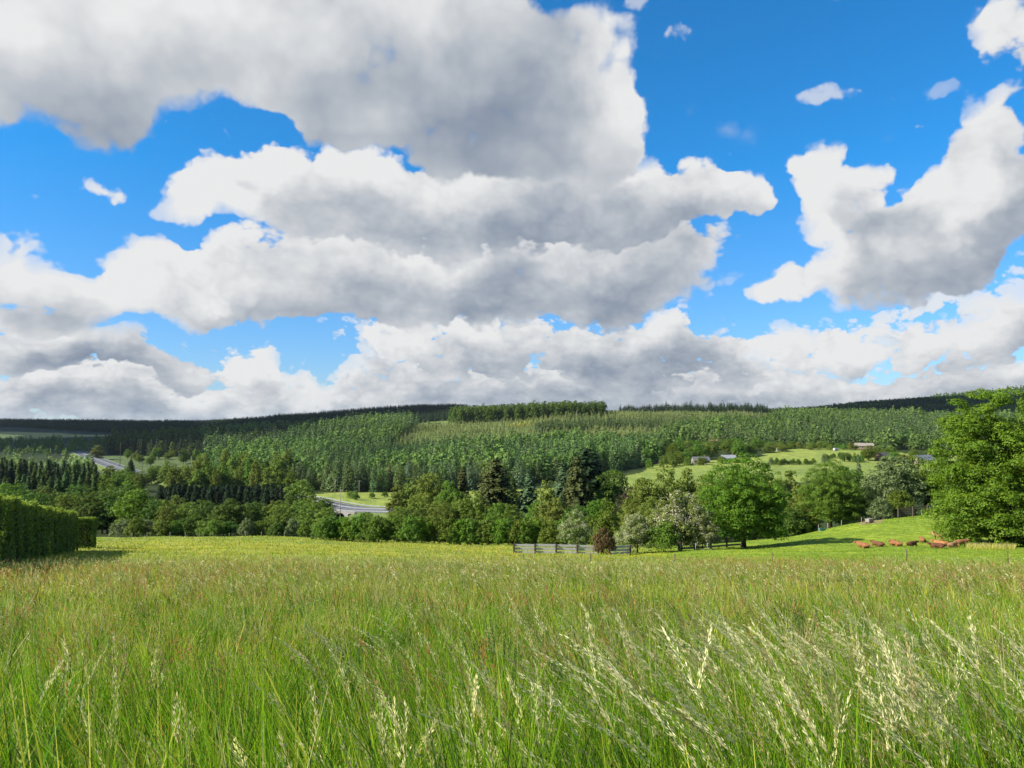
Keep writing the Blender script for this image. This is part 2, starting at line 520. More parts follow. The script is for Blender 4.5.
# ------------------------------------------------------------------ plant materials
M = {}
M['bark'] = plain('bark', (.075, .055, .038), .9, .1, scale=4, bstr=.8)
M['bark_red'] = plain('bark_reddish', (.16, .09, .05), .9, .1, scale=4, bstr=.8)
M['leaf_fresh'] = leaf_mat('leaf_fresh', (.056, .130, .010), (.178, .282, .020), .05)
M['leaf_maple'] = leaf_mat('leaf_maple', (.052, .122, .010), (.155, .255, .020), .05)
M['leaf_mid'] = leaf_mat('leaf_mid', (.066, .130, .014), (.160, .235, .026), .18)
M['leaf_light'] = leaf_mat('leaf_light', (.095, .145, .022), (.215, .270, .042), .18)
M['leaf_olive'] = leaf_mat('leaf_olive', (.085, .135, .018), (.190, .250, .036), .14)
M['leaf_silver'] = leaf_mat('leaf_silver', (.090, .135, .044), (.215, .262, .105), .06)
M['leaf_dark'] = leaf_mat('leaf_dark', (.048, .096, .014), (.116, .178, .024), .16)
M['leaf_copper'] = leaf_mat('leaf_copper', (.075, .056, .022), (.185, .125, .048), .05)
M['leaf_purple'] = leaf_mat('leaf_purple', (.040, .028, .028), (.090, .060, .050), .05)
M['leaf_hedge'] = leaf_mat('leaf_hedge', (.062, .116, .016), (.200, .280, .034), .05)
M['needle'] = leaf_mat('needle', (.026, .058, .015), (.085, .132, .028), .2, .2, spec=.08)
M['needle_dark'] = leaf_mat('needle_dark', (.011, .024, .012), (.030, .052, .020), .12, .10, spec=.06)  # dark spruce, deepened in colour for cloud shade on the far woods
M['needle_brown'] = leaf_mat('needle_cone_brown', (.036, .052, .016), (.105, .118, .034), .1, .2, spec=.08)
M['needle_blue'] = leaf_mat('needle_bluish', (.045, .085, .050), (.115, .175, .062), .16, .2)
M['larch'] = leaf_mat('needle_larch', (.150, .195, .060), (.290, .335, .120), .2, .3)
M['blossom'] = leaf_mat('blossom', (.36, .32, .22), (.62, .57, .44), .06, .25)
M['far_leaf'] = leaf_mat('wood_leaf', (.064, .112, .024), (.160, .220, .050), .2)
M['far_leaf2'] = leaf_mat('wood_leaf_pale', (.115, .165, .052), (.225, .275, .095), .2)
M['far_needle'] = leaf_mat('wood_needle', (.040, .070, .024), (.112, .165, .046), .2, .2, spec=.08)

# ------------------------------------------------------------------ plant prototypes (mesh pairs: trunk, crown)
PROTO = {}
def broad(key, seed, H, W, zb, nl, n, leaf, r0, mat, top=.25, bark='bark', flat=.82, per=9, r=.38, skirt=.3, even=0.0):
    L = lobes_for(seed, H, W, zb, nl, top, skirt=skirt, even=even)
    V, Q, t = crown_from(sublobes(L, per, seed, r), n, leaf, seed, zb, H, flat, jit=.42)
    tv, tq = trunk_limbs(seed, H, r0, zb, L)
    PROTO[key] = dict(H=H, W=W, crown=(V, Q, t), trunk=np_mesh(key + '_trunk', tv, tq, [M[bark]], smooth=True), mats={}, mat=mat)
def conifer(key, seed, H, W, n_t, per, leaf, r0, mat, **kw):
    V, Q, t = spruce_crown(seed, H, W, n_t, per, leaf, **kw)
    zz = np.linspace(-.5, H * .97, 9); g = np.random.default_rng(seed)
    pts = np.column_stack([g.normal(0, .02, (9, 2)), zz])
    tv, tq = np_tube(pts, r0 * (1.03 - zz / H), 8)
    PROTO[key] = dict(H=H, W=W, crown=(V, Q, t), trunk=np_mesh(key + '_trunk', tv, tq, [M['bark_red']], smooth=True), mats={}, mat=mat)
def crown_mesh(key, mat):
    p = PROTO[key]
    if mat not in p['mats']:
        V, Q, t = p['crown']
        p['mats'][mat] = np_mesh(key + '_crown', V, Q, [M[mat]], tint=t)
    return p['mats'][mat]

broad('giant', 3, 19.0, 15.0, -2.6, 64, 190000, .23, .55, 'leaf_fresh', .04, flat=.74, per=14, r=.31, skirt=.95, even=.6)
broad('maple', 8, 12.1, 11.2, .1, 64, 85000, .21, .34, 'leaf_maple', .12, flat=.64, per=11, r=.34, skirt=.45, even=.7)
broad('round_a', 21, 12.0, 10.0, .6, 42, 13000, .38, .26, 'leaf_mid', .2)
broad('round_b', 22, 12.0, 9.2, .4, 36, 12000, .38, .26, 'leaf_mid', .3)
broad('round_c', 23, 12.0, 8.6, .5, 30, 11000, .38, .24, 'leaf_mid', .38)
broad('slim_a', 31, 16.0, 7.6, 1.0, 34, 9000, .44, .22, 'leaf_light', .5)
broad('slim_b', 32, 16.0, 6.8, 1.0, 30, 8500, .42, .22, 'leaf_light', .58)
broad('bush_a', 41, 4.5, 5.6, -.3, 26, 6500, .26, .07, 'leaf_mid', .3, skirt=1.0)
broad('bush_b', 42, 4.5, 5.0, -.3, 20, 6000, .25, .07, 'leaf_mid', .4, skirt=1.0)
broad('haw', 51, 7.0, 7.6, -.3, 30, 13000, .24, .14, 'leaf_olive', .3, skirt=.9)
conifer('spruce_a', 61, 20.0, 7.6, 34, 15, .85, .30, 'needle', nn=26)
conifer('spruce_b', 62, 20.0, 6.6, 32, 14, .85, .28, 'needle', ragged=.4, nn=26)
conifer('spruce_c', 63, 20.0, 9.6, 32, 18, .85, .36, 'needle_brown', ragged=.4, droop=.3, power=.5, nn=34)

def far_proto(seed, H, W, n, leaf, kind):
    """light crown and stem in one small mesh, for woods hundreds of metres off"""
    g = np.random.default_rng(seed)
    if kind == 'conifer':
        f = g.beta(1.05, 1.45, n) * .97
        th = g.uniform(0, 6.283, n); r = W * .5 * (1 - f) ** .55 * g.uniform(.68, 1.08, n) + .1
        c = np.column_stack([r * np.cos(th), r * np.sin(th), H * (.04 + .96 * f) - .2 * r])
        nr = unit(np.column_stack([np.cos(th) * .7, np.sin(th) * .7, np.full(n, .6)]) + .4 * rdir(n, g))
        V, Q = leaf_quads(c, nr, leaf * (1.15 - .7 * f) * g.uniform(.7, 1.3, n), g, .8); t = g.uniform(0, 1, n)
    else:
        L = lobes_for(seed, H, W, H * .02, 15, .5, skirt=.5)
        V, Q, t = crown_from(L, n, leaf, seed, 0, H, jit=.4); t = t[::4]
    tip = np.array([[0, 0, H]])
    tv, tq = np_tube(np.array([[0, 0, -1.], [0, 0, H * .5], [0, 0, H * .93]]), np.array([.28, .2, .05]) * H / 18, 4)
    Vf, Qf = cat([(V, Q), (tv, tq)])
    mi = np.concatenate([np.zeros(len(Q), int), np.ones(len(tq), int)])
    return Vf, Qf, np.concatenate([np.repeat(t, 4), np.zeros(len(tv))]), mi
# ------------------------------------------------------------------ single trees and shrubs
def plant(name, key, px, top, Y, wpx=None, mat=None, label=None, cat=None, group=None, parts=True, H=None, rot=None, sink=0.0, crown_name='crown'):
    p = PROTO[key]
    b = on(px, Y, -sink, top)
    if H is None: H = at(px, top, Y).z - b.z
    sz = H / p['H']
    sx = sz if wpx is None else wpx / F * Y / p['W']
    o = empty(name, b, rng.uniform(0, 6.28) if rot is None else rot)
    o.scale = (sx, sx, sz)
    tag(o, label, cat, group)
    link('trunk' if 'tree' in name else 'stem', p['trunk'], o)
    link(crown_name, crown_mesh(key, mat or p['mat']), o)
    return o

BT, CT, SH = 'broadleaf tree', 'conifer', 'shrub'
# the solitary trees of the pasture
plant('maple_tree', 'maple', 742, 455, 100, 86, None, 'round bright green tree alone in the pasture with a dark trunk and long shadow', BT, rot=.4)
plant('broadleaf_tree', 'giant', 1004, 387, 91, 134, None, 'tallest sunlit yellow-green tree, right of the lying cattle and cut by the frame', BT, rot=1.0)
plant('broadleaf_tree', 'giant', 1092, 400, 97, 120, 'leaf_maple', 'deep green tree at the frame edge, behind the tallest tree', BT, rot=2.6)

# hawthorns and shrubs by the board fence
def haw(px, top, Y, w, label, flowers=1.0, mat='leaf_olive', seed=1):
    o = plant('hawthorn_bush', 'haw', px, top, Y, w, mat, label, 'hawthorn')
    p = PROTO['haw']; L = sublobes(lobes_for(51, p['H'], p['W'], -.3, 30, .3, skirt=.9), 9, 51, .38)
    g = np.random.default_rng(seed); n = int(10000 * flowers)
    # flower sprays sit on the outside of the same clumps
    V, Q, t = crown_from(L[g.uniform(size=len(L)) < .75] * np.array([1.01, 1.01, 1.0, 1.05]), n, .15, 51 + seed, .25, p['H'])
    link('blossom', np_mesh('hawthorn_blossom', V, Q, [M['blossom']], tint=t), o)
    return o
haw(680, 491, 95, 62, 'largest cream-flowering hawthorn, left of the round pasture tree', 1.0)
haw(637, 514, 93, 42, 'low cream-flowering hawthorn between the reddish shrub and the largest hawthorn', 1.2, seed=2)
haw(702, 514, 93.5, 36, 'cream-flowering hawthorn touching the left side of the round pasture tree', 1.1, seed=4)
haw(575, 510, 118, 32, 'pale flowering hawthorn behind the left board fence', 1.0, seed=3)
plant('shrub', 'bush_a', 663, 521, 91.5, 34, 'leaf_mid', 'leafy dark green shrub in front of the largest hawthorn', SH)
plant('shrub', 'bush_b', 603, 528, 86.5, 24, 'leaf_copper', 'copper-brown shrub growing at the board fence', SH)
plant('shrub', 'bush_a', 604, 511, 125, 44, 'leaf_mid', 'mid green shrub behind the copper-brown shrub', SH)
plant('shrub', 'bush_b', 552, 521, 122, 30, 'leaf_mid', 'green shrub left of the pale hawthorn behind the fence', SH)

# shrub row closing the hay field
for k, px in enumerate(np.arange(322, 564, 9.2)):
    plant('shrub', 'bush_a' if k % 2 else 'bush_b', px + rng.uniform(-2, 2), 516.5 + rng.uniform(-1.5, 2) + (2.5 if px > 450 else 0), 129 + rng.uniform(-1.2, 1.2), 25 + rng.uniform(-2, 4),
          ('leaf_mid', 'leaf_mid', 'leaf_mid', 'leaf_fresh')[k % 4], 'bushy green shrub in the long row closing the hay field, left of the board fence', SH, 'shrub row behind the hay field')
for k, px in enumerate([121, 136, 150, 163, 176, 190, 203, 217, 231, 246, 262, 278, 294, 308]):
    pale = k in (0, 2, 9, 12)
    plant('shrub', 'bush_b' if k % 2 else 'bush_a', px + rng.uniform(-2, 2), (515 if k else 514) + rng.uniform(0, 7), 171 + rng.uniform(-3, 5), 20 + rng.uniform(-2, 6),
          'leaf_silver' if pale else ('leaf_olive', 'leaf_mid', 'leaf_dark')[k % 3],
          'pale silvery shrub in the far edge row of the field, right of the clipped hedge' if pale else 'dull green shrub in the far edge row of the field, right of the clipped hedge', SH, 'shrubs at the far field edge')

# the copse in the middle
mid = [
 ('spruce_tree', 'spruce_b', 463, 465, 214, 32, 'needle_brown', 'narrow brownish spruce, leftmost of the copse behind the shrub row', CT),
 ('spruce_tree', 'spruce_c', 495, 457, 205, 48, 'needle_brown', 'broad spruce hung with brown cones, just right of the narrow brownish spruce', CT),
 ('spruce_tree', 'spruce_a', 513, 476, 222, 36, 'needle', 'small dark spruce between the coned spruce and the pale green spruce', CT),
 ('spruce_tree', 'spruce_a', 529, 467, 205, 42, 'needle_blue', 'pale green spruce with upright tip in the middle copse', CT),
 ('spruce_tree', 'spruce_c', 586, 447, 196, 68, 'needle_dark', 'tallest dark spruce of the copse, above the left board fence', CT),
 ('spruce_tree', 'spruce_c', 577, 455, 186, 40, 'needle_brown', 'brown-coned spruce standing against the tallest dark spruce', CT),
 ('spruce_tree', 'spruce_a', 563, 460, 214, 50, 'needle_blue', 'blue-green spruce left of the tallest dark spruce', CT),
 ('broadleaf_tree', 'round_a', 612, 470, 190, 50, 'leaf_dark', 'dark round tree right of the tallest dark spruce', BT),
 ('broadleaf_tree', 'round_b', 627, 488, 178, 30, 'leaf_purple', 'dark purple-leaved tree right of the tallest dark spruce', BT),
 ('broadleaf_tree', 'slim_a', 546, 478, 186, 32, 'leaf_light', 'light green tree in the gap left of the blue-green spruce', BT),
 ('broadleaf_tree', 'round_c', 556, 497, 165, 36, 'leaf_light', 'low yellow-green tree under the blue-green spruce', BT),
 ('broadleaf_tree', 'round_a', 598, 500, 165, 34, 'leaf_mid', 'low green tree at the foot of the tallest dark spruce', BT),
 ('broadleaf_tree', 'slim_b', 398, 485, 226, 30, 'leaf_light', 'light green tree at the right end of the road bridge', BT),
 ('broadleaf_tree', 'slim_a', 411, 476, 236, 30, 'leaf_olive', 'olive tree next right of the light tree at the bridge', BT),
 ('broadleaf_tree', 'round_a', 431, 473, 226, 46, 'leaf_light', 'broad yellow-green tree in the middle of the copse left part', BT),
 ('broadleaf_tree', 'round_c', 450, 480, 214, 34, 'leaf_mid', 'mid green tree touching the narrow brownish spruce', BT),
 ('broadleaf_tree', 'round_b', 420, 497, 200, 40, 'leaf_olive', 'low olive tree in front of the broad yellow-green tree', BT),
 ('broadleaf_tree', 'round_b', 474, 492, 196, 36, 'leaf_mid', 'low green tree below the broad coned spruce', BT),
 ('broadleaf_tree', 'round_a', 645, 478, 166, 44, 'leaf_olive', 'round olive tree left of the flowering hawthorns top', BT),
 ('broadleaf_tree', 'round_b', 664, 469, 172, 46, 'leaf_olive', 'taller rounded olive tree behind the largest hawthorn', BT),
 ('broadleaf_tree', 'round_c', 686, 468, 176, 34, 'leaf_light', 'small bright round tree behind the largest hawthorn', BT),
 ('broadleaf_tree', 'round_a', 706, 474, 170, 40, 'leaf_olive', 'olive-brown tree half behind the round pasture tree', BT),
 ('broadleaf_tree', 'round_c', 633, 497, 150, 34, 'leaf_light', 'low light green tree above the low hawthorn', BT),
 ('broadleaf_tree', 'round_b', 655, 497, 140, 40, 'leaf_light', 'yellow-green tree directly behind the largest hawthorn', BT),
 ('broadleaf_tree', 'round_b', 773, 478, 152, 40, 'leaf_light', 'light green tree touching the right side of the round pasture tree', BT),
 ('broadleaf_tree', 'slim_b', 790, 470, 165, 30, 'leaf_olive', 'olive feathery tree between pasture tree and the dark domed tree', BT),
 ('broadleaf_tree', 'round_c', 804, 484, 144, 36, 'leaf_light', 'low bright tree left of the dark domed tree', BT),
 ('broadleaf_tree', 'maple', 829, 461, 140, 58, 'leaf_mid', 'dark green domed tree at the top of the earth track', BT),
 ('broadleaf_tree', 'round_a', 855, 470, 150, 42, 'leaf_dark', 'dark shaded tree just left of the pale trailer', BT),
 ('spruce_tree', 'spruce_b', 858, 452, 205, 14, 'needle_blue', 'slim conifer tip rising behind the dark domed tree', CT),
 ('broadleaf_tree', 'round_c', 842, 466, 172, 36, 'leaf_mid', 'mid green tree behind the dark domed tree', BT),
 ('broadleaf_tree', 'round_a', 893, 456, 143, 54, 'leaf_silver', 'silvery grey-green tree right of the pale trailer', BT),
 ('broadleaf_tree', 'round_b', 924, 457, 147, 52, 'leaf_mid', 'green tree between the silvery tree and the tallest tree', BT),
 ('broadleaf_tree', 'round_c', 950, 462, 152, 48, 'leaf_mid', 'green tree mostly behind the left side of the tallest tree', BT),
 ('shrub', 'bush_b', 880, 497, 136, 26, 'leaf_silver', 'low grey-green shrub at the foot of the silvery tree', SH),
 ('shrub', 'bush_a', 898, 490, 138, 30, 'leaf_mid', 'green shrub under the silvery tree by the shaded fence', SH),
 ('shrub', 'bush_a', 790, 506, 139, 36, 'leaf_dark', 'dark low shrub left of the dark domed tree', SH),
 ('shrub', 'bush_b', 845, 502, 139, 36, 'leaf_dark', 'dark low shrub under the dark domed tree by the track', SH),
 ('shrub', 'bush_a', 726, 520, 128, 44, 'leaf_dark', 'dark shrub hidden behind the round pasture tree', SH),
 # left part of the valley
 ('broadleaf_tree', 'round_a', 137, 489, 222, 42, 'leaf_fresh', 'sunlit bright green round tree above the left shrub row', BT),
 ('broadleaf_tree', 'slim_a', 174, 462, 440, 18, 'leaf_olive', 'yellowish tree beside the highway bend', BT),
 ('broadleaf_tree', 'slim_a', 185, 464, 452, 22, 'leaf_light', 'light green tree right of the yellowish tree by the highway', BT),
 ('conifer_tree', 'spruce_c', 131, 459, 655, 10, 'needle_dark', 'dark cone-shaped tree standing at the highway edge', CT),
 ('broadleaf_tree', 'slim_b', 98, 445, 905, 17, 'leaf_light', 'pale green tree where the highway disappears at the bend', BT),
 ('broadleaf_tree', 'round_c', 301, 479, 322, 34, 'leaf_light', 'pale willow-like tree left of the road bridge', BT),
 ('broadleaf_tree', 'round_b', 313, 493, 268, 32, 'leaf_mid', 'mid green tree in front of the left end of the bridge', BT),
 ('broadleaf_tree', 'round_c', 327, 507, 165, 30, 'leaf_light', 'small light tree left of the bridge arch, just above the shrub row', BT),
 ('broadleaf_tree', 'round_a', 365, 512, 160, 26, 'leaf_mid', 'small rounded tree below the bridge guard rail', BT),
]
for nm, key, px, top, Y, w, mat, lab, ct in mid:
    plant(nm, key, px, top, Y, w, mat, lab, ct)

# groups of trees that read as one planting
def grove(n, px0, px1, Y0, Y1, t0, t1, keys, mats, w, name, label, ct, group, seed, skew=0.0):
    g = np.random.default_rng(seed)
    for k in range(n):
        px = px0 + (px1 - px0) * (k + g.uniform(.1, .9)) / n
        Y = g.uniform(Y0, Y1)
        top = g.uniform(t0, t1) + skew * (px - px0) / (px1 - px0)
        b = on(px, Y, 0, top)
        H = at(px, top, Y).z - b.z
        if H < 3: continue
        plant(name, keys[k % len(keys)], px, top, Y, w * g.uniform(.85, 1.2), mats[g.integers(len(mats))], label, ct, group)
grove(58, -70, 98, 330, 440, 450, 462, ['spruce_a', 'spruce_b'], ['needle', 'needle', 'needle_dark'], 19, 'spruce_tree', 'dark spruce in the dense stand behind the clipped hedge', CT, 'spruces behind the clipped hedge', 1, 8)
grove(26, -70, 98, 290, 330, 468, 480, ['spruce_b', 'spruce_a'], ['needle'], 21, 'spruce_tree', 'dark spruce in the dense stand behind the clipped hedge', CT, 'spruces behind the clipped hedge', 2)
grove(15, -40, 128, 225, 275, 483, 497, ['round_a', 'round_c', 'round_b'], ['leaf_dark', 'leaf_dark', 'leaf_mid'], 38, 'broadleaf_tree', 'dark leafy tree in the belt right behind the clipped hedge', BT, 'leafy belt behind the clipped hedge', 3)
grove(12, 80, 140, 300, 390, 467, 482, ['slim_a', 'round_c', 'slim_b'], ['leaf_light', 'leaf_mid', 'leaf_fresh'], 18, 'broadleaf_tree', 'sunlit green tree below the highway bend', BT, 'green trees below the highway bend', 4)
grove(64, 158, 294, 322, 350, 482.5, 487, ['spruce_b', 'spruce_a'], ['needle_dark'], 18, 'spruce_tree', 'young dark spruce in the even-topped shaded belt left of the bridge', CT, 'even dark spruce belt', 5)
grove(24, 150, 330, 196, 262, 495, 508, ['round_b', 'round_c', 'round_a'], ['leaf_olive', 'leaf_dark', 'leaf_mid', 'leaf_olive'], 28, 'broadleaf_tree', 'olive tree in the belt above the left shrub row', BT, 'olive trees above the shrub row', 6)
grove(34, 192, 292, 440, 545, 447, 474, ['slim_a', 'slim_b', 'round_c'], ['leaf_light', 'leaf_mid', 'leaf_light'], 16, 'broadleaf_tree', 'light green tree in the sunlit stand above the dark spruce belt', BT, 'sunlit stand above the spruce belt', 7)
grove(9, 336, 388, 420, 470, 490, 497, ['bush_a', 'bush_b'], ['leaf_mid', 'leaf_light'], 8, 'shrub', 'small shrub on the bright meadow behind the road bridge', SH, 'shrubs on the bridge meadow', 8)
grove(12, 148, 205, 560, 640, 458, 471, ['slim_a', 'round_b', 'slim_b'], ['leaf_mid', 'leaf_light', 'leaf_olive'], 15, 'broadleaf_tree', 'leafy tree screening the highway right of its bend', BT, 'trees screening the highway', 17)
grove(12, 125, 205, 800, 960, 446, 457, ['round_b', 'bush_a', 'round_c'], ['leaf_dark', 'leaf_mid'], 9, 'broadleaf_tree', 'small dark tree on the sloping field above the highway', BT, 'trees on the field above the highway', 18)
grove(16, 40, 150, 470, 600, 464, 476, ['slim_a', 'round_c', 'round_b'], ['leaf_mid', 'leaf_light', 'leaf_light'], 17, 'broadleaf_tree', 'green tree lining the near side of the highway', BT, 'trees lining the highway', 19)
grove(8, 560, 720, 150, 178, 498, 512, ['round_b', 'round_c'], ['leaf_mid', 'leaf_dark'], 36, 'broadleaf_tree', 'low leafy tree filling the copse behind the hawthorns', BT, 'low trees behind the hawthorns', 9)
grove(12, 690, 812, 139, 143, 514, 524, ['bush_a', 'bush_b'], ['leaf_mid', 'leaf_dark'], 30, 'shrub', 'shrub in the thicket behind and beside the round pasture tree', SH, 'thicket behind the pasture tree', 20)
grove(9, 384, 560, 165, 200, 500, 508, ['round_b', 'round_a'], ['leaf_mid', 'leaf_olive'], 34, 'broadleaf_tree', 'low leafy tree behind the long shrub row', BT, 'low trees behind the shrub row', 10)
grove(44, 640, 800, 640, 800, 437, 450, ['round_a', 'round_b', 'slim_a'], ['leaf_mid', 'leaf_light', 'leaf_mid', 'leaf_dark'], 14, 'broadleaf_tree', 'leafy tree among the far houses under the wooded hill', BT, 'trees among the far houses', 11)
grove(9, 640, 752, 590, 606, 455, 460, ['bush_a', 'bush_b', 'round_c'], ['leaf_mid', 'leaf_olive'], 9, 'shrub', 'garden shrub in front of the far pale houses', SH, 'shrubs before the pale houses', 21)
grove(6, 668, 690, 600, 632, 451, 455, ['round_a', 'round_b'], ['leaf_mid'], 13, 'broadleaf_tree', 'round tree on the meadow edge in front of the far houses', BT, 'meadow edge trees', 12)
grove(16, 772, 814, 560, 572, 457.5, 460.5, ['bush_a', 'bush_b'], ['leaf_dark', 'leaf_mid'], 5, 'shrub', 'shrub in the left field hedge across the far meadow', SH, 'left far field hedge', 13)
grove(20, 826, 868, 575, 640, 452, 455, ['bush_a', 'bush_b'], ['leaf_dark', 'leaf_mid'], 5, 'shrub', 'shrub in the right field hedge across the far meadow', SH, 'right far field hedge', 14)
grove(16, 775, 860, 705, 730, 440, 445, ['bush_a', 'round_b'], ['leaf_light', 'leaf_olive', 'leaf_mid'], 8, 'shrub', 'garden shrub at the top of the far meadow', SH, 'garden shrubs above the far meadow', 15)
grove(14, 866, 935, 560, 640, 444, 458, ['round_b', 'round_c', 'round_a'], ['leaf_mid', 'leaf_olive'], 16, 'broadleaf_tree', 'leafy tree around the slate-roofed house', BT, 'trees around the slate-roofed house', 16)
for px, Y, nm in ((824, 568, 'right'), (771, 556, 'left')):
    o = plant('hawthorn_bush', 'bush_a', px, 453 if nm == 'right' else 457, Y, 6, 'leaf_silver', 'white-flowering bush at the left end of the %s far field hedge' % nm, 'hawthorn')

# ------------------------------------------------------------------ clipped hedge along the field
def clipped_hedge(pts, h, th, seed, label, n):
    g = np.random.default_rng(seed)
    pts = [Vector((x, y, g1(x, y))) for x, y in pts]
    base = pts[0].copy()
    o = empty('clipped_hedge', base)
    tag(o, label, 'hedge')
    seg = [(b - a) for a, b in zip(pts, pts[1:])]; ln = np.array([s.length for s in seg]); tot = ln.sum()
    cum = np.concatenate([[0], np.cumsum(ln)])
    P = np.array([list(p) for p in pts])
    def pos(s):
        return np.column_stack([np.interp(s, cum, P[:, k]) for k in range(3)])
    d = (P[-1] - P[0])[:2]; d /= np.linalg.norm(d); nx, ny = d[1], -d[0]        # to the right of the run
    s = g.uniform(0, tot, n)
    k = g.uniform(0, 1, n)
    side = np.where(k < .40, 1., np.where(k < .5, -1., 0.))
    v = g.uniform(0, 1, n); w = g.uniform(-1, 1, n)
    bul = .10 * np.sin(s * 1.7 + 3 * v) + .07 * np.sin(s * 4.1 + 7 * v) + .05 * g.normal(size=n)
    zt = h + .12 * np.sin(s * .8) + .06 * np.sin(s * 2.9)
    rnd = np.minimum(1, (1 - v) * 7) ** .5                         # rounded shoulder
    off = np.where(side != 0, side * (th * (.80 + .2 * rnd) + bul), w * th)
    zz = np.where(side != 0, v * zt, zt + bul * .8 + .05 * g.normal(size=n))
    endc = g.uniform(0, 1, n) < .09                                 # both ends are leafy too
    s = np.where(endc, np.where(g.uniform(0, 1, n) < .5, 0, tot), s); off = np.where(endc, w * th, off); zz = np.where(endc, v * zt, zz)
    p = pos(s); p[:, 0] += nx * off; p[:, 1] += ny * off; p[:, 2] += zz
    nr = np.zeros((n, 3)); nr[:, 0] = nx * side; nr[:, 1] = ny * side; nr[:, 2] = np.where(side == 0, 1, .15)
    nr[endc, :2] += np.outer(np.where(s[endc] > tot / 2, 1, -1), d)
    nr = unit(nr + .55 * rdir(n, g))
    V, Q = leaf_quads(p - np.array(base), nr, .20 * g.uniform(.6, 1.3, n), g, .7)
    t = np.clip(g.uniform(0, .8, n) + np.where(zz > zt - .18, .7, 0), 0, 1)       # sunlit top put into the leaf tint
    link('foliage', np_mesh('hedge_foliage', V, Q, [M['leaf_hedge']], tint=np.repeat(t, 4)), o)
    # dense twiggy inside
    mb = MB()
    for a, b in zip(pts, pts[1:]):
        dd = b - a; L = dd.length; c = (a + b) / 2 - base
        mb.box((0, 0, 0), (L - .9, th * 1.4, h - .5), M=Matrix.Translation(c + Vector((0, 0, h / 2 - .25))) @ dd.to_track_quat('X', 'Z').to_matrix().to_4x4())
    mb.build('branches', M['bark'], o)
    return o
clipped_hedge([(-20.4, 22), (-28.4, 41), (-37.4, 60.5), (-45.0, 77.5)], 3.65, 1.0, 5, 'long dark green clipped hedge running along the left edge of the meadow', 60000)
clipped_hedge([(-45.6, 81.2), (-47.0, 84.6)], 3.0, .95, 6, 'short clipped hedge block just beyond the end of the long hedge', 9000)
# ------------------------------------------------------------------ woods of the far side
FAR = {}
for k, (kind, H, W) in enumerate([('conifer', 21, 7.4), ('conifer', 19, 6.4), ('conifer', 22, 8.2), ('broad', 17, 10.0), ('broad', 19, 8.4), ('broad', 16, 9.4)]):
    for lod, n, lf in ((0, 620, 1.0), (1, 270, 1.45), (2, 84, 2.4), (3, 30, 3.8)):
        FAR[(k, lod)] = (H, W, kind) + far_proto(200 + 7 * k, H, W, n if kind == 'conifer' else int(n * 1.15), lf, kind)

def scatter(poly, spacing, seed, edge=0.0):
    """jittered grid inside a polygon given in (view column, distance)"""
    g = np.random.default_rng(seed)
    pxs = np.array([p[0] for p in poly]); ys = np.array([p[1] for p in poly])
    x0 = min((p - 512) / F * y for p, y in poly); x1 = max((p - 512) / F * y for p, y in poly)
    nx = int((x1 - x0) / spacing) + 1; ny = int((ys.max() - ys.min()) / spacing) + 1
    gx, gy = np.meshgrid(np.arange(nx), np.arange(ny))
    X = x0 + (gx.ravel() + g.uniform(0, 1, nx * ny)) * spacing
    Y = ys.min() + (gy.ravel() + g.uniform(0, 1, nx * ny)) * spacing
    px = 512 + F * X / Y
    k = inpoly(px + g.normal(0, edge, len(px)), Y, poly)
    return X[k], Y[k]

def wood_mesh(name, X, Y, kinds, H, lod, mats, seed, hvar=.18, agev=.8):
    g = np.random.default_rng(seed)
    Z = gz(X, Y) - .4
    kk = np.array(kinds)[g.integers(len(kinds), size=len(X))]
    pat = fbm(X, Y * .8, 110.0, 4, seed % 13)                  # stands of one kind, age and colour
    con = [k for k in kinds if k < 3]; bro = [k for k in kinds if k > 2]
    if con and bro:
        sw = (pat > np.quantile(pat, .45)) & (g.uniform(size=len(X)) < .82)
        kk = np.where(sw, np.array(con)[g.integers(len(con), size=len(X))], kk)
        sw = (pat <= np.quantile(pat, .45)) & (g.uniform(size=len(X)) < .75)
        kk = np.where(sw, np.array(bro)[g.integers(len(bro), size=len(X))], kk)
    age = fbm(X, Y * .8, 60.0, 3, 3 + seed % 7)
    Vs, Qs, Ts, Ms, o = [], [], [], [], 0
    for k in sorted(set(kinds)):
        idx = np.where(kk == k)[0]
        if not len(idx): continue
        h0, w0, kind, V, Q, t, mi = FAR[(k, lod)]
        n = len(idx)
        sc = H / h0 * (1 + hvar * g.normal(size=n)).clip(.55, 1.5)
        sc = sc * (1 - agev * .5 + agev * age[idx])
        wx = sc * g.uniform(.85, 1.2, n)
        th = g.uniform(0, 6.283, n); c, s = np.cos(th), np.sin(th)
        vx = (V[None, :, 0] * c[:, None] - V[None, :, 1] * s[:, None]) * wx[:, None] + X[idx][:, None]
        vy = (V[None, :, 0] * s[:, None] + V[None, :, 1] * c[:, None]) * wx[:, None] + Y[idx][:, None]
        vz = V[None, :, 2] * sc[:, None] + Z[idx][:, None]
        Vs.append(np.stack([vx, vy, vz], -1).reshape(-1, 3).astype(np.float32))
        Qs.append((Q[None] + (np.arange(n) * len(V))[:, None, None]).reshape(-1, 4) + o)
        per = g.uniform(-.32, .32, n) + (age[idx] - .5) * 1.2
        Ts.append(np.clip(t[None] * .75 + .12 + per[:, None], 0, 1).ravel())
        m0 = mats[kind]
        Ms.append(np.tile(np.where(mi == 1, 2, 0 if kind == 'conifer' else 1), n))
        o += n * len(V)
    V = np.vstack(Vs); c0 = np.array([X.mean(), Y.mean(), Z.mean()])
    me = np_mesh(name, V - c0, np.vstack(Qs), [M[mats['conifer']], M[mats['broad']], M['bark']], tint=np.concatenate(Ts), midx=np.concatenate(Ms))
    return me, c0

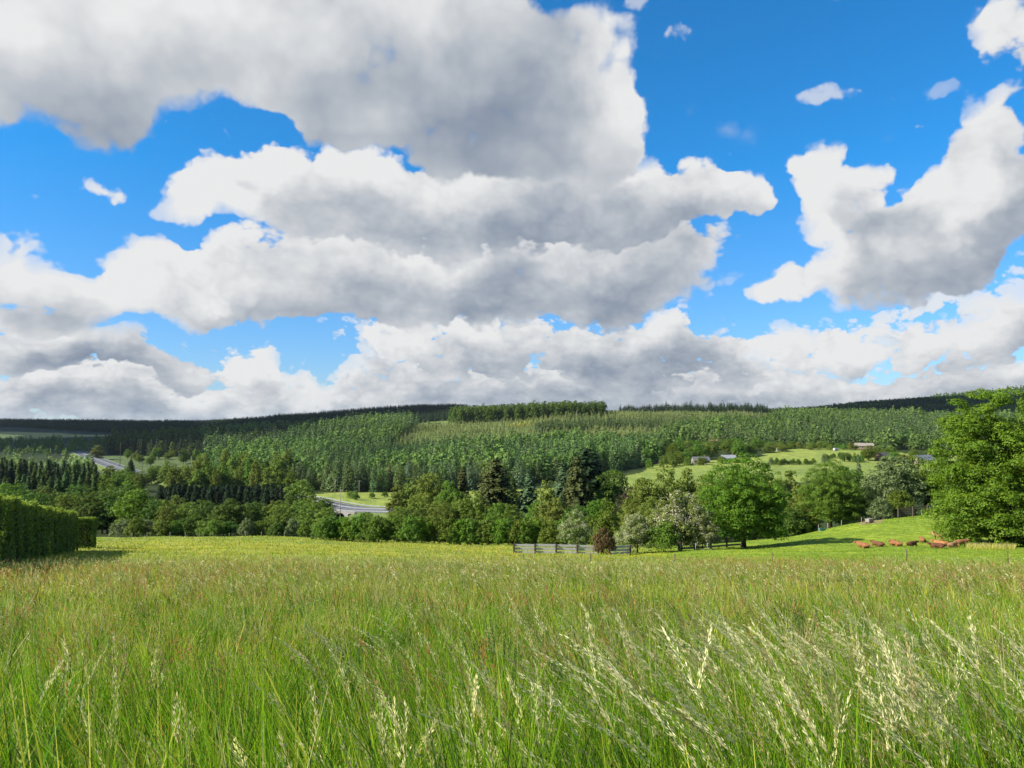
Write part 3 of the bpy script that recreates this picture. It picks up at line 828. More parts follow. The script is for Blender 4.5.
def wood(name, label, poly, spacing, kinds, H, lod, seed, mats=None, edge=0.0, hvar=.18, cat='wood', gaps=.27, agev=.8):
    X, Y = scatter(poly, spacing, seed, edge)
    k = fbm(X, Y, 45.0, 3, seed % 5) > gaps; X, Y = X[k], Y[k]
    mats = mats or dict(conifer='far_needle', broad='far_leaf')
    me, c0 = wood_mesh(name, X, Y, kinds, H, lod, mats, seed, hvar, agev)
    o = link(name, me); o.location = c0
    tag(o, label, cat, kind='stuff')
    print('wood', name, len(X))
    return o

DK = dict(conifer='needle_dark', broad='leaf_dark')  # conifer tone carries the cloud shade of the far ridges
PALE = dict(conifer='larch', broad='far_leaf2')
CONI, BRO, MIX = [0, 1, 2], [3, 4, 5], [0, 1, 2, 3, 4, 5]

# slope across the valley: the nearest trees stand singly, the rest is one mass
slope_poly = [(222, 560), (296, 520), (332, 492), (400, 486), (520, 500), (560, 545), (612, 585), (648, 640), (664, 720), (655, 800), (560, 835), (400, 850), (250, 860), (215, 780), (200, 650)]
X, Y = scatter(slope_poly, 6.6, 77, 1.5)
order = np.argsort(Y + 60 * np.random.default_rng(4).uniform(size=len(Y)))
NIND = 182; NCON = 0
for q, i in enumerate(order[:NIND]):
    conif = rng.uniform() < (.85 if fbm(np.array([X[i]]), np.array([Y[i] * .8]), 70., 3, 2)[0] > .5 else .25) and NCON < 116
    NCON += conif
    if conif:
        k = int(rng.integers(0, 3)); lab = 'pointed dark conifer at the front of the wooded slope across the valley'; nm, ct = 'spruce_tree', CT; grp = 'conifers on the wooded slope'
        mt = ['far_needle', 'far_needle', 'needle_blue'][int(rng.integers(3))]
    else:
        k = int(rng.integers(3, 6)); lab = 'leafy green tree among conifers at the front of the wooded slope'; nm, ct = 'broadleaf_tree', BT; grp = 'leafy trees on the wooded slope'
        mt = ['far_leaf', 'far_leaf2', 'far_leaf'][int(rng.integers(3))]
    key = ('farmesh', k, mt)
    if key not in PROTO:
        h0, w0, kind, V, Q, t, mi = FAR[(k, 0)]
        PROTO[key] = np_mesh('slope_tree', V, Q, [M[mt], M['bark']], tint=t, midx=mi)
    h0 = FAR[(k, 0)][0]
    Ht = (18.5 if conif else 16.0) * (.8 + .42 * float(fbm(np.array([X[i]]), np.array([Y[i]]), 50., 3, 8)[0])) * (1 + .14 * rng.normal())
    o = link(nm, PROTO[key]); o.location = (X[i], Y[i], g1(X[i], Y[i]) - .3)
    s = Ht / h0; o.scale = (s * rng.uniform(.9, 1.25), s * rng.uniform(.9, 1.25), s); o.rotation_euler = (0, 0, rng.uniform(0, 6.28))
    tag(o, lab, ct, grp)
rest = order[NIND:]
me, c0 = wood_mesh('slope_wood', X[rest], Y[rest], [0, 1, 2, 0, 1, 3, 4, 5], 19, 1, dict(conifer='far_needle', broad='far_leaf'), 78)
o = link('slope_wood', me); o.location = c0
tag(o, 'mixed green wood covering the upper slope across the valley', 'wood', kind='stuff'); print('slope', len(rest))

wood('plantation', 'pale green young plantation on the slope below the hilltop woods', [(385, 880), (440, 850), (560, 838), (660, 805), (770, 860), (800, 1180), (770, 1400), (610, 1390), (600, 1180), (470, 1150), (400, 1130)], 6.4, [0, 1, 2, 3], 8.5, 2, 31, PALE, 2)
wood('spruce_strip', 'dark strip of taller conifers crossing the pale plantation', [(535, 1000), (665, 985), (665, 1035), (535, 1050)], 4.6, CONI, 14, 2, 32)
wood('hilltop_wood', 'tall dark leafy wood on the hilltop left of the mast', [(450, 1170), (604, 1180), (605, 1240), (452, 1260)], 6.5, [4, 5, 4], 25, 0, 33, DK, hvar=.1, agev=.3, gaps=.1)
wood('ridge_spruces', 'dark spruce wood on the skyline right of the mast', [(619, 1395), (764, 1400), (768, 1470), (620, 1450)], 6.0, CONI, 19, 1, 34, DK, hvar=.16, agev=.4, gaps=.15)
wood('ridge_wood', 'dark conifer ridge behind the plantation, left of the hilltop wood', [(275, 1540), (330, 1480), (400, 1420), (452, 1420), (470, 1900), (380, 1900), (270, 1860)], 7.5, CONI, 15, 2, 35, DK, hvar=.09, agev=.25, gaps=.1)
wood('middle_wood', 'mid green conifer wood in front of the dark ridge', [(205, 900), (260, 865), (385, 880), (420, 1160), (395, 1420), (330, 1470), (200, 1500)], 9.0, [0, 1, 2, 0, 4], 20, 2, 36)
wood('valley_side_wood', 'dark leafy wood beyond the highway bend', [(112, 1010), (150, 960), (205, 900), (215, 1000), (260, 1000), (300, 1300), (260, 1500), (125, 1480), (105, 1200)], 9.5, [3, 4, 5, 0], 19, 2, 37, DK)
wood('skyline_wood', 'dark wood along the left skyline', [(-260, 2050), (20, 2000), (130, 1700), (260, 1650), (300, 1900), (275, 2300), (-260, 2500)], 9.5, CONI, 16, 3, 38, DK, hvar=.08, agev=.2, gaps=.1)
wood('hedgerows', 'broken lines of trees across the far left fields', [(-200, 900), (70, 905), (78, 1010), (110, 1120), (100, 1330), (-200, 1320)], 19, BRO, 13, 2, 39)
wood('hedgerows', 'thin green trees edging the highway on the left', [(-120, 620), (60, 600), (100, 640), (84, 760), (60, 690), (-120, 660)], 10, BRO, 13, 1, 43, PALE)
wood('hillside_wood', 'green leafy wood covering the right hillside above the far meadow', [(650, 800), (752, 770), (780, 760), (856, 770), (880, 720), (1000, 660), (1110, 660), (1110, 1500), (880, 1530), (800, 1460), (770, 1180), (672, 1000)], 9.2, [3, 4, 5, 3, 4, 0], 17, 2, 40, dict(conifer='far_needle', broad='far_leaf'))
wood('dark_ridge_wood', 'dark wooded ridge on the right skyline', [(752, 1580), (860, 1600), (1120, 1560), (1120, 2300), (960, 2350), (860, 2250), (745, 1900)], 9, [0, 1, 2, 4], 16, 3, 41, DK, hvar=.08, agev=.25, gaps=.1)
wood('distant_wood', 'distant flat-topped hill wood at the far right behind the ridge', [(925, 3900), (1150, 3700), (1150, 4400), (940, 4400)], 32, [3, 4, 5], 24, 3, 42, DK)
# flowering broom, two yellow patches on the cleared slope
g = np.random.default_rng(9)
for (px, Y, n, wd, lab) in ((520, 1085, 26, 14, 'yellow flowering broom below the hilltop wood'), (362, 1000, 16, 14, 'orange-yellow broom patch left of the pale plantation')):
    c = on(px, Y)
    pts = np.column_stack([c.x + g.normal(0, wd * .5, n), c.y + g.normal(0, 12, n)])
    z = gz(pts[:, 0], pts[:, 1])
    q = np.repeat(np.column_stack([pts, z + 1.2]), 40, 0) + g.normal(0, .9, (n * 40, 3)) - np.array(c)
    V, Q = leaf_quads(q, unit(rdir(len(q), g) + [0, 0, .6]), .8, g)
    if 'broom' not in M: M['broom'] = leaf_mat('broom', (.16, .16, .02), (.62, .42, .03), .05)
    o = link('broom_bushes', np_mesh('broom_bushes', V, Q, [M['broom']], tint=np.repeat(g.uniform(0, 1, len(q)), 4))); o.location = c
    tag(o, lab, 'broom', kind='stuff')
# ------------------------------------------------------------------ built things
M['rail'] = plain('weathered_grey_board', (.40, .39, .37), .85, .15, scale=6)
M['post'] = plain('dark_timber', (.085, .07, .055), .9, .1, scale=6)  # dark brown tone for posts, rails and masts
M['post_grey'] = plain('grey_stake', (.30, .27, .22), .9, .1, scale=6)
M['asphalt'] = plain('asphalt', (.075, .077, .084), .85, .25, scale=.3, var=.18)
M['line'] = plain('road_paint', (.42, .42, .41), .7, .2, var=.1)
M['steel'] = plain('galvanised_steel', (.24, .25, .26), .6, .3, .2, var=.1)
M['concrete'] = plain('concrete', (.26, .245, .22), .9, .15, scale=1.2)
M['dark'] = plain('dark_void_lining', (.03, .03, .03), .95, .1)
M['wall_pale'] = plain('pale_render', (.24, .21, .17), .9, .1, scale=.8)
M['wall_white'] = plain('white_render', (.30, .29, .27), .9, .1, scale=.8, var=.1)
M['wall_brick'] = plain('brown_brick', (.27, .17, .12), .9, .1, scale=2)
M['roof_grey'] = plain('grey_roof', (.10, .105, .11), .75, .3, scale=1.5)
M['roof_slate'] = plain('slate_roof', (.085, .10, .125), .6, .4, scale=1.5)
M['roof_pale'] = plain('pale_sheet_roof', (.20, .21, .22), .7, .3, scale=1.5, var=.1)
M['roof_dark'] = plain('dark_roof', (.07, .065, .065), .8, .2, scale=1.5)
M['wood_brown'] = plain('brown_timber', (.17, .11, .07), .85, .15, scale=2)
M['glass'] = plain('window_glass', (.03, .035, .04), .08, .6, 0, var=.05, bstr=0)
M['car_white'] = plain('white_paint', (.42, .42, .42), .3, .5, 0, var=.04, bstr=0)
M['car_dark'] = plain('dark_blue_paint', (.03, .04, .07), .3, .5, 0, var=.04, bstr=0)
M['tyre'] = plain('tyre_rubber', (.02, .02, .02), .9, .2, 0, var=.1)
M['teal'] = plain('teal_plastic', (.06, .16, .14), .5, .4, 0, var=.1)
M['rust'] = plain('rust_red', (.30, .12, .08), .8, .2, 0)

# board fences round the pen
def board_fence(ptsY, h, rails, label, postmat, railmat, spacing_pts=None):
    P = [Vector((x, y, g1(x, y))) for x, y in ptsY]
    o = empty('board_fence', P[0]); tag(o, label, 'fence')
    for p in P:
        q = p - P[0]
        mb = MB(); mb.box((q.x, q.y, q.z + h / 2 - .12), (.20, .20, h + .34), rz=.1, bevel=.012)
        mb.build('post', postmat, o)
    rg = np.random.default_rng(int(P[0].y * 10))
    for a, b in zip(P, P[1:]):
        d = b - a; L = d.length; u = d.normalized(); off = Vector((u.y, -u.x, 0)) * -.13
        for r in range(rails):
            z = h * (.22 + .68 * r / (rails - 1)) + rg.uniform(-.02, .02)
            mb = MB()
            mb.box((0, 0, 0), (L - .02, .045, .25), bevel=.008, M=Matrix.Translation((a + b) / 2 - P[0] + off + Vector((0, 0, z))) @ u.to_track_quat('X', 'Z').to_matrix().to_4x4() @ Matrix.Rotation(rg.uniform(-.008, .008), 4, 'Y'))
            mb.build('rail', railmat, o)
    return o
def line_pts(px0, Y0, px1, Y1, n):
    return [(xat(px0 + (px1 - px0) * t, Y0 + (Y1 - Y0) * t), Y0 + (Y1 - Y0) * t) for t in np.linspace(0, 1, n)]
board_fence(line_pts(514, 87, 598, 87.5, 5), 1.12, 3, 'pale grey board fence with dark posts, left of the copper-brown shrub', M['post'], M['rail'])
board_fence(line_pts(609, 88.5, 630, 90.5, 2), 1.1, 3, 'weathered board fence between the copper shrub and the low hawthorn', M['post'], M['rail'])
board_fence(line_pts(678, 97.5, 742, 104, 5), 1.35, 3, 'shaded board fence behind the left half of the round pasture tree', M['post'], M['post_grey'])
board_fence(line_pts(898, 131.5, 942, 133, 4), 1.7, 4, 'dark board fence in the shade under the trees by the tallest tree', M['post'], M['post'])

# stakes of the wire fences
stk = MB(); stk.tube([(0, 0, -.4), (.01, 0, .62), (.0, .01, 1.22)], [.045, .042, .035], 7); stake_me = stk.mesh('stake', M['post_grey'])
stk = MB(); stk.tube([(0, 0, -.4), (.01, 0, .62), (.0, .01, 1.12)], [.035, .032, .03], 7); stake_dk = stk.mesh('stake', M['post'])
def stake(px, Y, label, group, me=stake_me, s=1.0):
    o = link('fence_post', me); o.location = on(px, Y); o.rotation_euler = (rng.uniform(-.06, .06), rng.uniform(-.06, .06), rng.uniform(0, 6)); o.scale = (1, 1, s)
    tag(o, label, 'fence post', group)
for k, px in enumerate((524, 590, 674, 771, 905, 1006)):
    stake(px, 47 + 1.2 * math.sin(k * 2.1), 'thin dark stake in the line where the tall meadow meets the pasture', 'stakes across the meadow edge', stake_dk, .62)
for px in (133, 148, 171, 186, 200, 214, 230, 246, 262, 285):
    stake(px, 146, 'small stake of the wire fence at the far end of the hay field', 'stakes at the far field end', stake_me, .8)
for px, Y in ((818, 127), (827, 127), (841, 128), (861, 129), (921, 129.5), (931, 129.5), (939, 129)):
    stake(px, Y, 'pale stake along the top edge of the cattle pasture', 'stakes above the cattle', stake_me, .95)
for px, Y in ((680, 90.5), (695, 90.8), (707, 91)):
    stake(px, Y, 'short pale stake in front of the shaded board fence', 'stakes before the shaded fence', stake_me, .7)

# ------------------------------------------------------------------ cattle
def skin_body(verts, edges, rads, name, mats, mfun=None, levels=2):
    me = bpy.data.meshes.new(name + '_cage'); me.from_pydata(verts, edges, [])
    o = bpy.data.objects.new(name + '_cage', me); COL.objects.link(o)
    sk = o.modifiers.new('skin', 'SKIN'); sk.use_smooth_shade = True
    for v, r in zip(me.skin_vertices[0].data, rads):
        v.radius = (r[0], r[1]) if hasattr(r, '__len__') else (r, r)
    me.skin_vertices[0].data[0].use_root = True
    ss = o.modifiers.new('sub', 'SUBSURF'); ss.levels = levels; ss.render_levels = levels
    dg = bpy.context.evaluated_depsgraph_get(); dg.update()
    out = bpy.data.meshes.new_from_object(o.evaluated_get(dg)); out.name = name
    bpy.data.objects.remove(o); bpy.data.meshes.remove(me)
    out.materials.clear()
    for m in mats: out.materials.append(m)
    if mfun:
        for p in out.polygons: p.material_index = mfun(p.center)
    for p in out.polygons: p.use_smooth = True
    return out

def hide(name, c):
    m, nt = new_mat(name)
    tc = nt.node('ShaderNodeTexCoord').outputs['Object']
    n = nt.noise(tc, 2.2, 5).outputs[0]
    oi = nt.node('ShaderNodeObjectInfo').outputs['Random']
    hs = nt.node('ShaderNodeHueSaturation'); nt.put(hs.inputs['Value'], nt.rng(oi, 0, 1, .75, 1.25))
    nt.put(hs.inputs['Color'], nt.mix(nt.rng(n, .3, .7), C4([x * .75 for x in c]), C4([x * 1.2 for x in c])))
    finish(nt, principled(nt, hs.outputs[0], .75, .2, 0, nt.noise(tc, 40, 2).outputs[0], .2, .01))
    return m
M['hide'] = hide('red_brown_hide', (.25, .11, .042))
M['hide_pale'] = hide('pale_fawn_hide', (.33, .19, .085))
M['hide_dark'] = hide('dark_brown_hide', (.11, .045, .022))
M['muzzle'] = plain('muzzle_skin', (.45, .30, .24), .6, .3)

def cow_mesh(pose, turn, mat):
    lie = pose == 'lying'
    bz = .50 if lie else 1.12
    V = [(0, 0, bz), (.55, 0, bz - .04), (1.1, 0, bz), (1.42, 0, bz + .04)]            # pelvis, belly, chest, shoulder
    r = [(.34, .34), (.43, .40), (.40, .40), (.33, .32)]
    E = [(0, 1), (1, 2), (2, 3)]
    def add(p, rad, par):
        V.append(p); r.append(rad); E.append((par, len(V) - 1)); return len(V) - 1
    ru = add((-.34, 0, bz + .03), .26, 0)
    ta = add((-.50, 0, bz + .10), .05, ru); ta = add((-.58, .03, bz - .2), .035, ta); ta = add((-.56, .08, bz - (.38 if lie else .62)), .05, ta)
    ct, st = math.cos(turn), math.sin(turn)
    def hd(x, y, z): return (1.5 + x * ct - y * st, x * st + y * ct, bz + z)
    n1 = add(hd(.18, 0, .12), .25, 3)
    n2 = add(hd(.36, 0, .24), .19, n1)
    h1 = add(hd(.50, 0, .30), (.165, .16), n2)
    h2 = add(hd(.68, 0, .18), (.125, .12), h1)
    h3 = add(hd(.84, 0, .05), (.105, .095), h2)
    for s in (-1, 1):
        e = add(hd(.47, s * .18, .36), .05, h1); add(hd(.44, s * .31, .35), .03, e)
        if lie:
            a = add((.02, s * .33, bz - .12), .20, 0); b = add((.48, s * .48, bz - .33), .10, a); c = add((.12, s * .54, .10), .06, b); add((.42, s * .58, .06), .05, c)
            a = add((1.30, s * .27, bz - .20), .15, 3); b = add((1.66, s * .30, .17), .085, a); c = add((1.36, s * .36, .08), .055, b); add((1.25, s * .37, .06), .05, c)
        else:
            a = add((-.10, s * .22, bz - .22), .21, 0); b = add((-.02, s * .23, .66), .11, a); c = add((-.18, s * .23, .48), .075, b); d = add((-.12, s * .23, .16), .055, c); add((-.08, s * .23, .04), .065, d)
            a = add((1.36, s * .21, bz - .26), .15, 3); b = add((1.36, s * .21, .50), .085, a); c = add((1.36, s * .21, .18), .055, b); add((1.39, s * .21, .04), .065, c)
    tip = Vector(V[h3])
    return skin_body(V, E, r, 'cow_body', [mat, M['muzzle']], lambda c: 1 if (c - tip).length < .10 else 0)

COWM = {}
def cow(px, Y, rz, pose, mat, label, turn=.3, s=1.0):
    key = (pose, mat, round(turn, 1))
    if key not in COWM: COWM[key] = cow_mesh(pose, turn, M[mat])
    o = link('cow', COWM[key]); o.location = on(px, Y, -.02); o.rotation_euler = (0, 0, rz); o.scale = (s * .66, s * .66, s * .66)
    tag(o, label, 'cow', 'cattle resting on the pasture')
    return o
cow(866, 84, 2.0, 'lying', 'hide', 'red-brown cow lying apart at the left end of the row', .5, 1.1)
cow(881, 85, 2.2, 'lying', 'hide_dark', 'dark brown cow lying second from the left in the row', -.4)
cow(891.5, 85.5, .9, 'lying', 'hide', 'red-brown cow lying in the middle of the row', .4, 1.05)
cow(899, 84.5, 1.9, 'lying', 'hide', 'red-brown cow lying second from the right in the row', .5)
cow(908, 84, .5, 'lying', 'hide_dark', 'dark brown cow lying at the right end of the row', -.3)
cow(922, 94.5, 1.2, 'lying', 'hide', 'lone red-brown cow lying between the row and the herd by the tree', .6, 1.05)
cow(939.5, 96, 1.9, 'standing', 'hide_pale', 'pale fawn cow standing at the back of the herd by the tallest tree', .5)
cow(944, 90.5, 2.2, 'lying', 'hide', 'red-brown cow lying just in front of the pale standing cow', .5, 1.1)
cow(957, 85.5, .15, 'standing', 'hide', 'red-brown cow standing closest to the tallest tree', -.3, .95)
cow(949, 81.5, .6, 'lying', 'hide_pale', 'pale fawn cow lying in front of the herd', .4, 1.05)
cow(941, 80.5, 2.8, 'lying', 'hide_dark', 'dark brown cow lying at the left front of the herd', .3)

# ------------------------------------------------------------------ small farm things
def trailer():
    o = empty('farm_trailer', on(869, 128.5), .5); o.scale = (.55, .55, .5)
    tag(o, 'small pale box trailer parked at the end of the earth track', 'trailer')
    mb = MB(); mb.box((0, 0, 1.0), (2.3, 1.4, 1.15), bevel=.05); mb.build('box', M['wall_pale'], o)
    mb = MB(); mb.box((1.17, 0, .95), (.05, 1.2, .9), bevel=.01); mb.build('tailgate', M['rust'], o)
    mb = MB(); mb.box((0, 0, .38), (2.2, 1.1, .1)); mb.build('chassis', M['post'], o)
    mb = MB(); mb.tube([(-1.1, 0, .38), (-2.0, 0, .36)], .05); mb.tube([(-1.95, 0, .36), (-1.95, 0, -.1)], .03); mb.build('drawbar', M['post'], o)
    for s in (-1, 1):
        mb = MB(); mb.tube([(0, s * .66, .30), (0, s * .84, .30)], .31, 16); w = mb.build('wheel', M['tyre'], o)
        mb = MB(); mb.tube([(0, s * .83, .30), (0, s * .86, .30)], .16, 12); mb.build('rim', M['steel'], w)
trailer()
def trough():
    o = empty('water_trough', on(821.5, 126), .2); o.scale = (.6, .6, .7)
    tag(o, 'small teal water trough at the top edge of the cattle pasture', 'trough')
    mb = MB()
    for c, d in (((0, 0, .15), (1.7, .6, .08)), ((0, .31, .42), (1.8, .06, .6)), ((0, -.31, .42), (1.8, .06, .6)), ((.87, 0, .42), (.06, .56, .6)), ((-.87, 0, .42), (.06, .56, .6))):
        mb.box(c, d, bevel=.01)
    mb.build('tub', M['teal'], o)
    mb = MB(); mb.box((0, 0, .60), (1.66, .54, .02)); mb.build('water', M['glass'], o)
trough()

# ------------------------------------------------------------------ the highway and its bridge
def path_pts(ctrl, n):
    P = np.array([[(p - 512) / F * y, y] for p, y in ctrl])
    t = np.linspace(0, 1, len(P)); tt = np.linspace(0, 1, n)
    x = _cubic(t, P[:, 0], tt); y = _cubic(t, P[:, 1], tt)
    return np.column_stack([x, y])
ROAD = [(78, 1060), (88, 960), (98, 880), (113, 790), (136, 690), (166, 610), (212, 530), (262, 455), (300, 414), (330, 393), (360, 381), (392, 372), (440, 358), (510, 342)]
rp = path_pts(ROAD, 160)
tg = unit(np.gradient(rp, axis=0)); nm_ = np.column_stack([tg[:, 1], -tg[:, 0]])
zr = gz(rp[:, 0], rp[:, 1]); 
for _ in range(30): zr = np.convolve(np.pad(zr, 2, mode='edge'), np.ones(5) / 5, 'valid')
zr = zr + 2.0
def strip(name, off, half, lift, mat, dash=None):
    V, Q = [], []
    for i in range(len(rp)):
        for s in (-1, 1):
            V.append((*(rp[i] + nm_[i] * (off + s * half)), zr[i] + lift))
    for i in range(len(rp) - 1):
        if dash and i % dash: continue
        Q.append((2 * i, 2 * i + 1, 2 * i + 3, 2 * i + 2))
    o = link(name, np_mesh(name, np.array(V), np.array(Q), [mat])); tag(o, kind='structure'); return o
IB = int(np.argmin(np.abs(512 + F * rp[:, 0] / rp[:, 1] - 359)))
def embank():
    V, Q = [], []
    prof = [(-26, -6.0), (-11.5, -.02), (11.5, -.02), (26, -6.0)]
    for i in range(len(rp)):
        for a, z in prof: V.append((*(rp[i] + nm_[i] * a), zr[i] + z))
    for i in range(len(rp) - 1):
        for k in range(3):
            if k == 2 and abs(i - IB) < 4: continue                  # open in front of the underpass
            Q.append((4 * i + k, 4 * i + k + 1, 4 * i + 4 + k + 1, 4 * i + 4 + k))
    m_, nt = new_mat('verge_grass')
    tc = nt.node('ShaderNodeTexCoord').outputs['Object']
    c = nt.mix(nt.rng(nt.noise(tc, .5, 6).outputs[0], .3, .7), (.07, .11, .025, 1), (.16, .20, .05, 1))
    finish(nt, principled(nt, c, .9, .1))
    tag(link('road_embankment', np_mesh('road_embankment', np.array(V), np.array(Q), [m_])), kind='structure')
embank()
strip('road', 0, 10.0, .0, M['asphalt'])
for k, off in enumerate((-9.4, 9.4, -1.4, 1.4)): strip('road_marking', off, .22, .006, M['line'])
for off in (-5.4, 5.4): strip('lane_marking', off, .14, .006, M['line'], 3)
def rail_run(off, i0, i1, label):
    o = empty('guard_rail', (*(rp[i0] + nm_[i0] * off), zr[i0])); tag(o, label, 'guard rail')
    L0 = Vector(o.location)
    V, Q = [], []
    for i in range(i0, i1):
        b = np.array([*(rp[i] + nm_[i] * off), zr[i]]) - np.array(L0)
        for dz, dx in ((.45, 0), (.58, .05), (.70, 0), (.83, .05), (.96, 0)):
            V.append(b + np.array([nm_[i][0] * dx, nm_[i][1] * dx, dz]))
    for i in range(i1 - i0 - 1):
        for k in range(4): Q.append((5 * i + k, 5 * i + k + 1, 5 * i + 5 + k + 1, 5 * i + 5 + k))
    link('beam', np_mesh('guard_beam', np.array(V), np.array(Q), [M['steel']]), o)
    for i in range(i0, i1, 2):
        b = Vector((*(rp[i] + nm_[i] * (off + .0)), zr[i])) - L0
        mb = MB(); mb.box((b.x, b.y, .4 + b.z), (.12, .12, .95)); mb.build('post', M['steel'], o)
rail_run(10.8, 96, 154, 'steel guard rail on the near side of the road over the arch')
rail_run(0, 96, 154, 'steel guard rail between the two carriageways at the bridge')
rail_run(-10.8, 96, 154, 'steel guard rail on the far side of the road at the bridge')
rail_run(10.8, 4, 66, 'steel guard rail along the near side of the highway bend')
rail_run(0, 4, 66, 'steel guard rail between the carriageways of the highway bend')

# the underpass: concrete face with an arched opening
def bridge():
    i = IB
    c = rp[i] + nm_[i] * 12.2
    ang = math.atan2(tg[i][1], tg[i][0])
    o = empty('road_bridge', (c[0], c[1], zr[i]), ang)
    tag(o, 'concrete road bridge with a dark arched underpass in the valley', 'bridge')
    # face with arch: quads between the arch line and the outline
    r, top, bot, hw = 3.1, .1, -8.5, 9.0
    mb = MB(); bm = mb.bm; n = 18; sp = -3.4
    inner = [(r, bot)] + [(r * math.cos(a), sp + r * math.sin(a) * .95) for a in np.linspace(0, math.pi, n)] + [(-r, bot)]
    outer = [(hw, bot)] + [(hw if a < .25 * math.pi else (-hw if a > .75 * math.pi else hw * math.cos(a) / math.cos(.25 * math.pi) * 1.0), top) for a in np.linspace(0, math.pi, n)] + [(-hw, bot)]
    for y in (-.35, .35):
        a = [bm.verts.new((x, y, z)) for x, z in inner]; b = [bm.verts.new((x, y, z)) for x, z in outer]
        for k in range(len(a) - 1):
            vs = [a[k], a[k + 1], b[k + 1], b[k]]
            if (b[k].co - b[k + 1].co).length < 1e-4: vs = vs[:3]
            bm.faces.new(vs)
        if y < 0: A = a
        else: B = a
    mb.build('arch_wall', M['concrete'], o)
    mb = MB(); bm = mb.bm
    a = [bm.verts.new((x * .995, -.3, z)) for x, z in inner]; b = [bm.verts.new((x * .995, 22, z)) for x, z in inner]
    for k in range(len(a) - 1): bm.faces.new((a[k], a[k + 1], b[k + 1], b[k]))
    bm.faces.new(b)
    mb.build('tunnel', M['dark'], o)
    mb = MB(); mb.box((0, 0, .42), (19, .5, .6), bevel=.04); mb.build('parapet', M['concrete'], o)
    for s in (-1, 1):
        mb = MB(); mb.box((s * 6.2, -1.2, -4.4), (.9, 2.2, 8.0), bevel=.05); mb.build('buttress', M['concrete'], o)
bridge()

def pole(px, Y, h, label, cat, arm=True, lamp=False, name='utility_pole', base=None, mat='post_grey', r=.14):
    p = on(px, Y) if base is None else base
    o = empty(name, p); tag(o, label, cat)
    mb = MB(); mb.tube([(0, 0, -.6), (0, 0, h * .5), (0, 0, h)], [r, r * .85, r * .65], 10); mb.build('mast', M[mat], o)
    if arm:
        mb = MB(); mb.box((0, 0, h - .5), (2.6, .14, .14)); mb.build('crossarm', M[mat], o)
        for x in (-1.2, 0, 1.2):
            mb = MB(); mb.tube([(x, 0, h - .42), (x, 0, h - .1)], [.05, .07], 8); mb.build('insulator', M['wall_white'], o)
    if lamp:
        mb = MB(); mb.tube([(0, 0, h - .1), (.6, 0, h + .15), (1.6, 0, h + .2)], [.06, .05, .04], 8); mb.build('arm', M[mat], o)
        mb = MB(); mb.box((1.8, 0, h + .18), (.7, .26, .12), bevel=.03); mb.build('lamp_head', M['steel'], o)
    return o
pole(340.5, 352, 17, 'tall pale utility pole with a crossarm standing at the bridge', 'utility pole', r=.20, mat='wall_pale')
pole(359, 480, 8, 'short utility pole on the meadow edge behind the bridge', 'utility pole', r=.16)
pole(335, 470, 9, 'thin utility pole just left of the tall pole at the bridge', 'utility pole', r=.16)
pole(354.5, 335, 7, 'slim lamp post right of the bridge arch', 'lamp post', arm=False, lamp=True, name='lamp_post', mat='steel', r=.1)
pole(378.5, 330, 7, 'slim lamp post at the right end of the bridge road', 'lamp post', arm=False, lamp=True, name='lamp_post', mat='steel', r=.1)
pole(119, 770, 26, 'tall dark lamp mast at the highway bend', 'lamp post', arm=False, lamp=True, name='lamp_post', mat='post', r=.26)
pole(141.5, 660, 13, 'dark lamp mast right of the cone-shaped tree at the highway', 'lamp post', arm=False, lamp=True, name='lamp_post', mat='post', r=.2)
pole(610.5, 1215, 19, 'thin lone mast on the skyline in the gap of the hilltop woods', 'mast', arm=False, name='radio_mast', mat='steel', r=.24)
pole(631, 1180, 15, 'pale pole on the plantation just right of the skyline gap', 'utility pole', mat='wall_pale', r=.3)
pole(577, 1130, 14, 'pale pole in front of the hilltop wood', 'utility pole', mat='wall_pale', r=.3)

